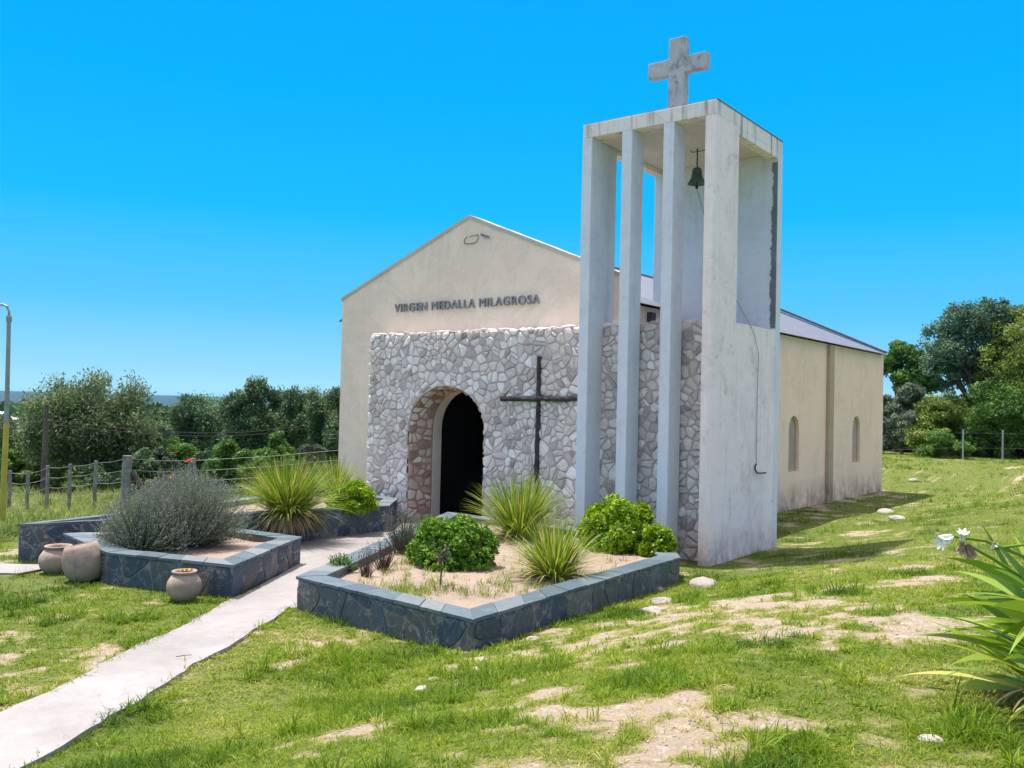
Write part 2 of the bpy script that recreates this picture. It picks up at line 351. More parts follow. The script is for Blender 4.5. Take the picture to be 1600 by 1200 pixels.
# ------------------------------------------------------------------ voronoi stones
def clip_poly(P, a, b, c):                                          # keep a*x+b*y<=c
    out = []; n = len(P)
    for i in range(n):
        p, q = P[i], P[(i+1) % n]; dp = a*p[0]+b*p[1]-c; dq = a*q[0]+b*q[1]-c
        if dp <= 0: out.append(p)
        if (dp < 0 < dq) or (dq < 0 < dp):
            t = dp/(dp-dq); out.append((p[0]+(q[0]-p[0])*t, p[1]+(q[1]-p[1])*t))
    return out
def stones(mb, u0, u1, v0, v1, size, to3, gap=.012, h=.03, vary=.5, inside=None, push=None, rounds=1, flat=False, rs=None, rfun=None):
    rs = rs or random.Random(5)
    nx = max(1, round((u1-u0)/size)); ny = max(1, round((v1-v0)/size)); pts = []
    for i in range(nx):
        for j in range(ny):
            if rs.random() < .17: continue
            pts.append((u0+(i+.5+(.5 if j % 2 else 0)*.6+rs.uniform(-vary, vary))*(u1-u0)/nx, v0+(j+.5+rs.uniform(-vary, vary))*(v1-v0)/ny))
            if rs.random() < .34: pts.append((pts[-1][0]+rs.uniform(-.5, .5)*size, pts[-1][1]+rs.uniform(-.5, .5)*size))
    pts = [p for p in pts if u0 < p[0] < u1 and v0 < p[1] < v1]; A = np.array(pts)
    for i, (x, y) in enumerate(pts):
        if inside and inside(x, y): continue
        P = [(u0, v0), (u1, v0), (u1, v1), (u0, v1)]
        d = np.hypot(A[:, 0]-x, A[:, 1]-y); idx = np.argsort(d)[1:16]
        for k in idx:
            nxv, nyv = A[k]-A[i]; mx, my = (A[k]+A[i])/2; L = math.hypot(nxv, nyv)
            if L < 1e-6: continue
            P = clip_poly(P, nxv/L, nyv/L, (nxv*mx+nyv*my)/L-gap*rs.uniform(.6, 1.5))
            if len(P) < 3: break
        if len(P) < 3: continue
        for _ in range(rounds):
            Q = []
            for k in range(len(P)):
                p, q = P[k], P[(k+1) % len(P)]
                Q.append((p[0]*.8+q[0]*.2, p[1]*.8+q[1]*.2)); Q.append((p[0]*.2+q[0]*.8, p[1]*.2+q[1]*.8))
            P = Q
        if not flat:
            mx_, my_ = sum(p[0] for p in P)/len(P), sum(p[1] for p in P)/len(P); fl = rs.uniform(0, 9)
            P = [(mx_+(p[0]-mx_)*q_, my_+(p[1]-my_)*q_) for p in P for q_ in (1-.16*float(vnoise(p[0]*14+fl, p[1]*14))-rs.uniform(0, .04),)]
        if push: P = [push(*p) for p in P]
        cx = sum(p[0] for p in P)/len(P); cy = sum(p[1] for p in P)/len(P); n = len(P)
        hh = h*rs.uniform(.5, 1.3); tx, ty = rs.uniform(-.12, .12), rs.uniform(-.12, .12)
        if flat: tx *= .1; ty *= .1
        vs = [to3(p[0], p[1], 0) for p in P]
        k1 = .93 if flat else .86
        for kk, dd in ((.975 if flat else .95, .75), (k1, 1.0)):
            vs += [to3(cx+(p[0]-cx)*kk, cy+(p[1]-cy)*kk, max(.003, hh*dd*(1 if flat else rs.uniform(.8, 1.1))+(p[0]-cx)*tx+(p[1]-cy)*ty)) for p in P]
        if not flat: vs += [to3(cx+(p[0]-cx)*.5, cy+(p[1]-cy)*.5, max(.004, hh*rs.uniform(1.05, 1.4)+(p[0]-cx)*tx*.6)) for p in P]
        rings = 3 if flat else 4
        fs = [(r*n+k, r*n+(k+1) % n, (r+1)*n+(k+1) % n, (r+1)*n+k) for r in range(rings-1) for k in range(n)]
        fs.append(tuple((rings-1)*n+k for k in range(n)))
        rr = rs.random() if rfun is None else rfun(cx, cy, rs)
        mb.add(vs, fs, rr)

# ------------------------------------------------------------------ ground sheet
def axis(a, b, core0, core1, step, grow=1.13):
    c = list(np.arange(core0, core1+1e-6, step)); st = step; x = c[-1]; r = []
    while x < b: st *= grow; x += st; r.append(x)
    st = step; x = c[0]; l = []
    while x > a: st *= grow; x -= st; l.append(x)
    return np.array(l[::-1]+c+r)
gx = axis(-14000, 9000, -18, 1.5, .075, 1.10); gy = axis(-3000, 14000, 1.5, 24, .075, 1.10)
GX, GY = np.meshgrid(gx, gy)
GZ = ground(GX, GY)
onpath = (seg_d(GX, GY, PATH_A, PATH_B) < PATH_W/2-.03)
GZ = GZ - np.where(onpath, .05, 0)
nx, ny = len(gx), len(gy)
ii = (np.arange(ny-1)[:, None]*nx+np.arange(nx-1)[None]).ravel()
gm, nt, b = newmat('lawn_soil'); N = NT(nt); P = wpos(N)
bv = N.attr('rnd')
det = N.noise(6, 6, .75, P); fine = N.noise(45, 5, .7, P)
soilc = N.mix(N.ramp(fine, [(.3, 0.), (.7, 1.)]), (.28, .22, .15), (.47, .39, .30))
soilc = N.mix(N.ramp(N.noise(16, 4, .6, P), [(.58, 0.), (.66, 1.)]), soilc, (.52, .47, .41))
strawc = N.mix(N.ramp(fine, [(.35, 0.), (.65, 1.)]), (.19, .18, .07), (.36, .31, .17))
grassc = N.mix(N.ramp(N.noise(24, 5, .75, P), [(.3, 0.), (.7, 1.)]), (.07, .10, .02), (.18, .22, .05))
f1 = N.math('ADD', bv, N.math('MULTIPLY', N.math('SUBTRACT', det, .5), .9), True)
c = N.mix(N.ramp(f1, [(.05, 0.), (.28, 1.)]), grassc, strawc); c = N.mix(N.ramp(f1, [(.42, 0.), (.62, 1.)]), c, soilc)
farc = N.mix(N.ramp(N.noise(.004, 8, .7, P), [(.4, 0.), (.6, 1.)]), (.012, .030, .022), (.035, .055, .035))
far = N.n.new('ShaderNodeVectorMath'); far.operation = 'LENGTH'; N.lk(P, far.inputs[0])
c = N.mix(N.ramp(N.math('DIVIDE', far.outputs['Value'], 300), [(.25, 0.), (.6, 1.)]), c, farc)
N.lk(c, b.inputs['Base Color']); b.inputs['Roughness'].default_value = .95; b.inputs['Specular IOR Level'].default_value = .15
N.bump(b, N.noise(60, 6, .75, P), .8, .03)
tag(npmesh('ground', np.stack([GX, GY, GZ], -1).reshape(-1, 3), np.stack([ii, ii+1, ii+1+nx, ii+nx], 1), bare(GX, GY).ravel(), gm, None, True), kind='structure')
# paths: 4 cm slabs with uneven edges
def strip(name, a, b_, wd, mat):
    a = Vector(a); b_ = Vector(b_); L = (b_-a).length; d = (b_-a)/L; p = Vector((d.y, -d.x)); n = int(L/.12); mb = MB(); m = 6; vs = []; fs = []
    for i in range(n+1):
        q = a+d*(L*i/n)
        for j in range(m+1):
            e = (j/m-.5)*wd
            if j in (0, m): e += (float(fbm(i*.35, j*9., 31, 4))-.5)*.13
            x, y = q.x+p.x*e, q.y+p.y*e; vs.append((x, y, float(ground(x, y, False))+.028+(float(fbm(x, y, 8, 2))-.5)*.014))
    for i in range(n):
        for j in range(m): k = i*(m+1)+j; fs.append((k, k+1, k+m+2, k+m+1))
    base = len(vs)
    for i in range(n+1):
        for j in (0, m): x, y, z = vs[i*(m+1)+j]; vs.append((x, y, z-.12))
    for i in range(n):
        fs.append((i*(m+1), (i+1)*(m+1), base+2*(i+1), base+2*i)); fs.append((i*(m+1)+m, base+2*i+1, base+2*(i+1)+1, (i+1)*(m+1)+m))
    mb.add(vs, fs); return tag(mb.build(name, mat, None, False), kind='structure')
strip('path', PATH_A, PATH_B, PATH_W, M['path'])
# wide cement apron between the beds and in front of the door
def apron(name, poly, dz):
    mb = MB(); bm = bmesh.new(); bm.faces.new([bm.verts.new((x, y, 0)) for x, y in poly])
    bmesh.ops.triangulate(bm, faces=bm.faces[:])
    for _ in range(3): bmesh.ops.subdivide_edges(bm, edges=bm.edges[:], cuts=1, use_grid_fill=True)
    bm.verts.index_update()
    mb.add([(v.co.x, v.co.y, float(ground(v.co.x, v.co.y, False))+dz) for v in bm.verts], [[v.index for v in f.verts] for f in bm.faces]); bm.free()
    return tag(mb.build(name, M['path'], None), kind='structure')
apron('path', [(-9.35, 6.9), (-8.3, 7.05), (-11.5, 13.3), (-11.1, 13.72), (-13.2, 13.72), (-12.95, 10.5), (-12.9, 9.9), (-10.85, 9.05)], .024)
strip('side_path', (-12.95, 6.2), (-15.2, 5.35), .75, M['path'])
# ------------------------------------------------------------------ church
CL, CRX, YF, YB = -15.773, -8.293, 14.19, 30.55
CM = (CL+CRX)/2; ZB = -2.9; WT = .25
church = thing('church', (CM, YF, -2.45), 'small gabled chapel with cream walls and a rubble stone porch wall around its arched doorway', 'church')
fr = lambda u, v, d: Vector((u, d, v))
sdm = lambda u, v, d: Vector((d, u, v))
def parch(x0, x1, zs, zt, n=9):                                      # pointed arch from right springing over the tip to left
    xm = (x0+x1)/2; hw = (x1-x0)/2; out = []
    for i in range(n+1):
        t = i/n; a = t*math.pi/2; out.append((xm+hw*math.cos(a)**.9, zs+(zt-zs)*(math.sin(a)*.82+.18*t)))
    for i in range(n-1, -1, -1):
        t = i/n; a = t*math.pi/2; out.append((xm-hw*math.cos(a)**.9, zs+(zt-zs)*(math.sin(a)*.82+.18*t)))
    return out
door = [(-12.865, ZB)]+[p for p in reversed(parch(-12.865, -11.335, -.50, .31))]+[(-11.335, ZB)]
mb = MB()
mb.holed([(CL, ZB)]+door+[(CRX, ZB), (CRX, 2.354), (CM, 3.857), (CL, 2.354)], [], fr, YF, YF+WT)
mb.build('front_wall', M['cream_front'], church)
# weathered coping along the front gable
mb = MB()
for x0, z0, x1, z1 in ((CL-.03, 2.354, CM, 3.857), (CRX+.03, 2.354, CM, 3.857)):
    v = []
    for k in range(25):
        t = k/24; x = x0+(x1-x0)*t; z = z0+(z1-z0)*t; j = random.uniform(-.006, .006)
        v += [(x, YF-.025+j, z-.035), (x, YF+WT+.02, z-.035), (x, YF+WT+.02, z+.03+j), (x, YF-.025+j, z+.03+j)]
    f = [(4*k+a, 4*k+(a+1) % 4, 4*k+4+(a+1) % 4, 4*k+4+a) for k in range(24) for a in range(4)]+[(0, 1, 2, 3)]
    mb.add(v, f)
mb.build('coping', M['mortar'], church)
# east wall with two arched niches, west wall, rear wall, floor, pilaster
def niche(y0, y1, z0, z1, n=8):
    r = (y1-y0)/2; m = (y0+y1)/2
    return [(y0, z0), (y1, z0)]+[(m+r*math.cos(math.pi*i/n), z1-r*1.05+r*1.05*math.sin(math.pi*i/n)) for i in range(n+1)]
W1 = niche(22.28, 23.0, -1.50, -.08); W2 = niche(27.42, 28.16, -1.45, -.06)
ye = YB-WT
mb = MB(); mb.holed([(YF+WT, ZB), (ye, ZB), (ye, 1.90), (YF+WT, 1.90)], [W1, W2], sdm, CRX, CRX-WT); mb.build('side_wall', M['cream_side'], church)
mb = MB(); mb.box(CL, CL+WT, YF+WT, ye, ZB, 1.90); mb.build('side_wall', M['cream_side'], church)
mb = MB(); mb.holed([(CL, ZB), (CRX, ZB), (CRX, 1.98), (CM, 3.62), (CL, 1.98)], [], fr, ye, YB); mb.build('rear_wall', M['cream_side'], church)
mb = MB(); mb.box(CRX, CRX+.10, 25.05, 25.42, ZB, 1.86, .012); mb.build('pilaster', M['cream_trim'], church)
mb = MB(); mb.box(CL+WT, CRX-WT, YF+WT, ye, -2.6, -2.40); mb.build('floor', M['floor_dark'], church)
mb = MB(); mb.box(-13.2, -10.8, 17.0, 17.06, -2.4, .9); mb.box(-13.26, -13.2, YF+WT, 17.06, -2.4, .9); mb.box(-10.8, -10.74, YF+WT, 17.06, -2.4, .9); mb.box(-13.26, -10.74, YF+WT, 17.06, .9, .95); mb.build('blackout_box', M['blackout'], church)  # added dark box behind the doorway, keeps skylight from brightening the opening
mb = MB()
for x0, x1, z0, z1 in ((CRX+.09, CM, 1.99, 3.66), (CL-.09, CM, 1.99, 3.66)):
    mb.add([(x0, ye-.06, z0-.03), (x1, ye-.06, z1-.0), (x1, YB+.06, z1), (x0, YB+.06, z0-.03), (x0, ye-.06, z0+.04), (x1, ye-.06, z1+.07), (x1, YB+.06, z1+.07), (x0, YB+.06, z0+.04)],
           [(0, 1, 2, 3), (4, 5, 6, 7), (0, 1, 5, 4), (1, 2, 6, 5), (2, 3, 7, 6), (3, 0, 4, 7)])
mb.build('roof_trim', M['rustdark'], church)
for Wn, lab in ((W1, None), (W2, None)):
    a0, a1, z0 = Wn[0][0], Wn[1][0], Wn[0][1]
    wi = MB(); ins = [((u-(a0+a1)/2)*.86+(a0+a1)/2, (v-(z0+.7))*.93+z0+.7) for u, v in Wn]
    wi.holed(Wn, [ins], sdm, CRX-.07, CRX-.11); wo_ = wi.build('window', M['cream_trim'], church)
    wi = MB(); wi.holed(ins, [], sdm, CRX-.085, CRX-.10); wi.build('pane', M['pane'], wo_)
# corrugated roof
def roof(x0, x1, z0, z1, y0, y1):
    nyv = int((y1-y0)/.076*6); yy = np.linspace(y0, y1, nyv+1); wv = .011*np.sin((yy-y0)/.076*2*math.pi); k = 5; V = []
    for i in range(k+1):
        t = i/k; x = x0+(x1-x0)*t; z = z0+(z1-z0)*t
        V.append(np.stack([np.full_like(yy, x), yy, z+wv], -1))
    V = np.concatenate(V); n = nyv+1; f = (np.arange(k)[:, None]*n+np.arange(nyv)[None]).ravel()
    V2 = V-np.array([0, 0, .006]); Fq = np.stack([f, f+1, f+1+n, f+n], 1)
    return npmesh('roof', np.concatenate([V, V2]), np.concatenate([Fq, Fq+len(V)]), np.full(2*len(V), .5), M['roof'], church, True)
roof(CRX+.16, CM, 1.915, 3.555, YF+WT+.01, ye-.02); roof(CL-.26, CM, 1.87, 3.555, YF+.12, ye-.02)
mb = MB(); mb.tube([(CM, YF+WT, 3.565), (CM, ye, 3.565)], .06, 8); mb.build('ridge_cap', M['roof'], church)
mb = MB(); mb.box(CRX, CRX+.10, 14.95, 15.12, 1.62, 1.80, .01); mb.build('bracket', M['wood'], church)
# lettering
cu = bpy.data.curves.new('lettering', 'FONT'); cu.body = 'VIRGEN MEDALLA MILAGROSA'; cu.size = .245; cu.extrude = .018; cu.offset = 0.0; cu.space_character = 1.13
tmp = bpy.data.objects.new('lettering_source', cu); COL.objects.link(tmp)
bpy.context.view_layer.update(); dg = bpy.context.evaluated_depsgraph_get()
me = bpy.data.meshes.new_from_object(tmp.evaluated_get(dg)); bpy.data.objects.remove(tmp)
xs = [v.co.x for v in me.vertices]; ys = [v.co.y for v in me.vertices]; sx = 3.87/(max(xs)-min(xs)); sz = .18/(max(ys)-min(ys)); x0 = min(xs)
for v in me.vertices: v.co = Vector((-14.06+(v.co.x-x0)*sx-CM, -.030-v.co.z, 1.975+(v.co.y)*sz+2.45))
nbr = {}
par_ = list(range(len(me.vertices)))
def fnd(i):
    while par_[i] != i: par_[i] = par_[par_[i]]; i = par_[i]
    return i
for f_ in me.polygons:
    r0_ = fnd(f_.vertices[0])
    for v_ in f_.vertices: par_[fnd(v_)] = r0_
key = {}
for v in me.vertices: key.setdefault((round(v.co.x, 4), round(v.co.z, 4), round(v.co.y, 4)), fnd(v.index))
for v in me.vertices: par_[fnd(v.index)] = fnd(key[(round(v.co.x, 4), round(v.co.z, 4), round(v.co.y, 4))])
gr_ = {}
for f_ in me.polygons: gr_.setdefault(fnd(f_.vertices[0]), []).append(f_)
for root_, fs_ in sorted(gr_.items(), key=lambda kv: min(me.vertices[i].co.x for f_ in kv[1] for i in f_.vertices)):
    ids = sorted({i for f_ in fs_ for i in f_.vertices}); mp = {i: k for k, i in enumerate(ids)}; mb = MB()
    mb.add([me.vertices[i].co+Vector((CM, YF, -2.45)) for i in ids], [[mp[i] for i in f_.vertices] for f_ in fs_]); mb.build('letter', M['letter'], church)
# small cable loop and lamp stub near the gable tip
mb = MB()
lp = [atp for atp in [(-11.9, 3.44), (-11.97, 3.38), (-11.95, 3.31), (-11.83, 3.29), (-11.66, 3.30), (-11.60, 3.36), (-11.59, 3.42), (-11.62, 3.46)]]
cxs = [(x-.18, YF-.012, z+.0) for x, z in lp]; mb.tube(cxs, .007, 5)
mb.tube([(-11.78, YF-.012, 3.455), (-11.90, YF-.012, 3.45), (-12.02, YF-.012, 3.44)], .005, 5)
mb.build('cable', M['iron'], church)
mb = MB()
for k in range(7): mb.tube([(-11.72+k*.035, YF-.004, 3.47-k*.012), (-11.67+k*.035, YF-.05, 3.455-k*.012), (-11.68+k*.035, YF-.03, 3.43-k*.012)], .012, 6)
mb.build('light_fitting', M['letter'], church)
# ---- rubble stone porch wall
SX0, SX1, SY, SZ = -14.29, -6.36, 13.695, 1.44
AX0, AX1, ASP, ATP = -13.10, -11.10, -.50, .36
acx, arx, arz = (AX0+AX1)/2, (AX1-AX0)/2, ATP-ASP
arch = [(AX1, ASP)]+[(acx+arx*math.cos(math.pi*i/16), ASP+arz*math.sin(math.pi*i/16)) for i in range(1, 16)]+[(AX0, ASP)]
mb = MB(); mb.holed([(SX0, ZB), (AX0, ZB)]+arch[::-1]+[(AX1, ZB), (SX1, ZB), (SX1, SZ), (SX0, SZ)], [], fr, SY, YF-.003)
sf = mb.build('stone_wall', M['mortar'], church)
def in_open(x, z, m=.0):
    if z < ASP: return AX0+m < x < AX1-m
    return ((x-acx)/(arx-m))**2+((z-ASP)/(arz-m))**2 < 1
def push(x, z):
    if not in_open(x, z, -.01): return (x, z)
    if z < ASP: return (AX0-.008, z) if x < acx else (AX1+.008, z)
    k = math.sqrt(((x-acx)/arx)**2+((z-ASP)/arz)**2)+1e-6
    return (acx+(x-acx)/k*1.01, ASP+(z-ASP)/k*1.01)
def rcol(cx, cy, r):
    v = r.gauss(.50, .23)
    return min(1, max(0, v if r.random() > .12 else r.random()))
mb = MB(); stones(mb, SX0-.015, SX1, -2.62, SZ+.01, .16, lambda u, v, d: Vector((u, SY-d, v)), .003, .024, .5, lambda x, y: in_open(x, y, .10), push, 1, False, random.Random(11), rcol)
mb.build('stone', M['rubble'], sf)
mb = MB(); stones(mb, SY-.01, YF, -2.62, SZ, .24, lambda u, v, d: Vector((SX0-d, u, v)), .012, .04, .5, None, None, 1, False, random.Random(12), rcol)
stones(mb, SX0, SX1, SY-.02, YF-.02, .22, lambda u, v, d: Vector((u, v, SZ+d)), .012, .04, .5, None, None, 1, False, random.Random(13), rcol)
mb.build('stone_edge', M['rubble'], sf)
# reveal of the arch: reddish rubble
aw = [(AX0, -2.6)]+arch[::-1]+[(AX1, -2.6)]; cum = [0]
for i in range(1, len(aw)): cum.append(cum[-1]+math.hypot(aw[i][0]-aw[i-1][0], aw[i][1]-aw[i-1][1]))
def revl(u, v, d):
    i = 1
    while i < len(cum)-1 and cum[i] < v: i += 1
    t = min(1, max(0, (v-cum[i-1])/(cum[i]-cum[i-1]))); x = aw[i-1][0]+(aw[i][0]-aw[i-1][0])*t; z = aw[i-1][1]+(aw[i][1]-aw[i-1][1])*t
    n = Vector((acx-x, 0, (-.6 if z > ASP else z)-z)); n = n.normalized() if n.length > 1e-6 else Vector((0, 0, -1))
    k = 1-.225*(u/(YF-SY)); x = acx+(x-acx)*k; z = z if z < ASP else ASP+(z-ASP)*(1-.08*u/(YF-SY))
    return Vector((x+n.x*d, SY+u, z+n.z*d))
mb = MB(); nn = 60; vs = [revl(u_, cum[-1]*i/nn, 0.004) for i in range(nn+1) for u_ in (0.0, YF-SY-.01)]
mb.add(vs, [(2*i, 2*i+1, 2*i+3, 2*i+2) for i in range(nn)]); mb.build('reveal_backing', M['mortar_red'], sf)
mb = MB(); stones(mb, 0.0, YF-SY-.03, 0, cum[-1], .15, revl, .008, .026, .5, None, None, 1, False, random.Random(14))
mb.build('arch_reveal', M['rubble_red'], sf)
# ------------------------------------------------------------------ wooden cross on the stone
def log(p0, p1, w0, depth, seed, n=30):
    p0 = Vector(p0); p1 = Vector(p1); r = random.Random(seed); pts = []; rr = []
    for i in range(n+1):
        t = i/n; p = p0.lerp(p1, t); p += Vector((r.uniform(-.010, .010), r.uniform(-.006, .006), r.uniform(-.010, .010))); pts.append(p); rr.append(w0*(1+r.uniform(-.14, .16)+(.25 if r.random() < .12 else 0)))
    m = MB(); m.tube(pts, rr, 9, True, .10); return m
wc = thing('wooden_cross', (-9.81, 13.6, -1.9), 'rough dark log cross fixed to the pale rubble stone right of the doorway', 'cross')
log((-9.81, 13.665, -2.3), (-9.81, 13.665, .93), .046, 1, 3).build('upright', M['blackwood'], wc)
log((-10.66, 13.645, .13), (-8.92, 13.645, .16), .050, 1, 4).build('crossbar', M['blackwood'], wc)
# ------------------------------------------------------------------ bell tower
TX0, TX1, TY0, TY1, ZT, CW = -8.65, -6.15, 13.2, 16.01, 4.91, .19
tower = thing('bell_tower', ((TX0+TX1)/2, (TY0+TY1)/2, -2.45), 'tall open whitewashed concrete bell tower with slender square pillars and a flat top', 'bell tower')
b2 = .008
xs4 = [(TX0, TX0+CW, .49), (-7.86, -7.67, .40), (-7.08, -6.89, .40)]
for i, (a, c2, dp) in enumerate(xs4):
    mb = MB(); mb.box(a, c2, TY0, TY0+dp, ZB, ZT-.24, b2); mb.build('pillar', M['white'], tower)
mb = MB(); mb.box(TX1-CW, TX1, TY0, 14.08, ZB, ZT-.24, b2); mb.build('pillar', M['white_worn_lit'], tower)
mb = MB(); mb.box(TX0+.01, TX0+CW-.02, TY0+.495, 14.07, SZ+.03, ZT-.24, b2); mb.build('side_pier', M['white'], tower)
mb = MB(); mb.box(TX1-.19, TX1-.002, 14.082, 15.81, ZB, 1.455, b2); mb.build('side_wall', M['white_worn_lit'], tower)
mb = MB(); mb.box(TX0, TX1, 15.812, TY1, ZB, ZT-.24, b2); mb.build('back_wall', M['white'], tower)
mb = MB(); mb.box(TX1-.19, TX1-.003, 14.083, 15.81, 4.56, ZT-.242); mb.build('lintel', M['white_streak'], tower); mb = MB(); mb.box(TX0+.003, TX0+.19, 14.083, 15.81, 4.56, ZT-.242); mb.build('lintel', M['white_worn_lit'], tower)
mb = MB(); mb.box(TX0+.004, TX1-.004, TY0+.004, TY1-.004, ZT-.238, ZT, .01); rs_ = mb.build('roof_slab', M['white_streak'], tower)
mb = MB(); mb.box(TX0+.2, TX1-.2, TY0+.25, 15.80, ZT-.262, ZT-.240); mb.build('soffit', M['ceiling'], tower)
mb = MB(); mb.box(TX0+.02, TX1+.002, TY0+.02, TY1+.002, ZT-.010, ZT+.014); mb.build('roof_film', M['mildew'], tower)
mb = MB()                                                             # drain strip of black mildew down the rear corner
n = 420; vs = []; rr = random.Random(8)
for i in range(n+1):
    z = 1.5+(4.5-1.5)*i/n; w0 = .06+rr.uniform(-.02, .03); w0 = -.015+.10*float(fbm(z*3.1, 3.3, 5, 6))+rr.uniform(-.012, .012); vs += [(TX1-.05-w0*1.5, 15.808, z), (TX1-.012, 15.808, z)]
mb.add(vs, [(2*i, 2*i+1, 2*i+3, 2*i+2) for i in range(n)]); mb.build('water_stain', M['mildew'], tower)
for x in (-7.75, -7.2, -6.75): mb = MB(); mb.tube([(x-.16, 14.75, ZT-.262), (x-.14, 14.75, ZT-.31), (x+.14, 14.72, ZT-.32), (x+.17, 14.72, ZT-.262)], .008, 5); mb.build('ceiling_hook', M['iron'], tower)
for x in (-8.2, -7.5): mb = MB(); mb.tube([(x, 14.2, ZT-.262), (x+.02, 14.22, ZT-.34), (x+.14, 14.3, ZT-.33)], .007, 5); mb.build('ceiling_hook', M['iron'], tower)
bell = thing('bell', (-7.22, 14.73, 4.0), 'green bronze bell hanging on a chain under the tower roof', 'bell')
mb = MB(); mb.lathe((-7.22, 14.73, 3.97), [(.88*a_, .335-.88*(.335-b_)) for a_, b_ in [(0, .335), (.055, .33), (.085, .31), (.095, .27), (.105, .19), (.125, .12), (.155, .055), (.185, .015), (.188, 0), (.172, .004), (.13, .07), (.095, .16), (.08, .26), (0, .29)]], 28)
mb.build('bell_body', M['bronze'], bell, True)
mb = MB()
for k in range(9): a = k*.04; mb.tube([(-7.22+.012*math.cos(t+k*1.57), 14.73+.012*math.sin(t+k*1.57)*(k % 2), 4.30+a+.022*math.sin(t)+.0) for t in (0, 1.2, 2.4, 3.6, 4.8, 6.28)], .006, 5)
mb.tube([(-7.22, 14.73, 4.29), (-7.22, 14.73, 4.65)], .007, 5)
mb.build('chain', M['iron'], bell)
mb = MB(); mb.tube([(-7.22, 14.73, 4.20), (-7.22, 14.73, 3.97)], .008, 6); mb.lathe((-7.22, 14.73, 3.93), [(0, .05), (.022, .04), (.03, .02), (.022, 0), (0, -.01)], 10); mb.build('clapper', M['iron'], bell)
mb = MB(); pts = []
A_, B_, C_ = Vector((-7.22, 14.73, 3.93)), Vector((-6.13, 14.60, 1.47)), None
for i in range(15): t = i/14; p = A_.lerp(B_, t); p.z -= .42*math.sin(math.pi*t)*.6; pts.append(p)
pts += [Vector((-6.13, 14.8, 1.30)), Vector((-6.115, 14.95, 1.0)), Vector((-6.13, 14.96, .3)), Vector((-6.13, 14.97, -.93))]
mb.tube(pts, .006, 6); ro = mb.build('bell_rope', M['rope']); tag(ro, 'thin grey bell rope running over the tower opening and down the outer wall', 'rope')
hk = MB(); hk.tube([(-6.13, 14.97, -.90), (-6.13, 14.92, -.93), (-6.12, 14.90, -.99), (-6.11, 14.96, -1.05), (-6.10, 15.10, -1.06), (-6.09, 15.30, -1.06)], .014, 7)
tag(hk.build('rope_hook', M['iron']), 'bent black iron hook at the end of the rope on the tower side', 'hook')
mb = MB()
cxx, cyy = -7.50, 14.5
mb.holed([(cxx-.155, ZT), (cxx+.155, ZT), (cxx+.155, 5.96), (cxx+.565, 5.96), (cxx+.565, 6.235), (cxx+.155, 6.235), (cxx+.155, 6.60), (cxx-.155, 6.60), (cxx-.155, 6.235), (cxx-.565, 6.235), (cxx-.565, 5.96), (cxx-.155, 5.96)], [], fr, cyy-.09, cyy+.09)
oc = mb.build('concrete_cross', M['conc_cross']); tag(oc, 'large weathered concrete cross standing on the tower roof', 'cross')
bv = oc.modifiers.new('bevel', 'BEVEL'); bv.width = .008; bv.segments = 2; bv.limit_method = 'ANGLE'
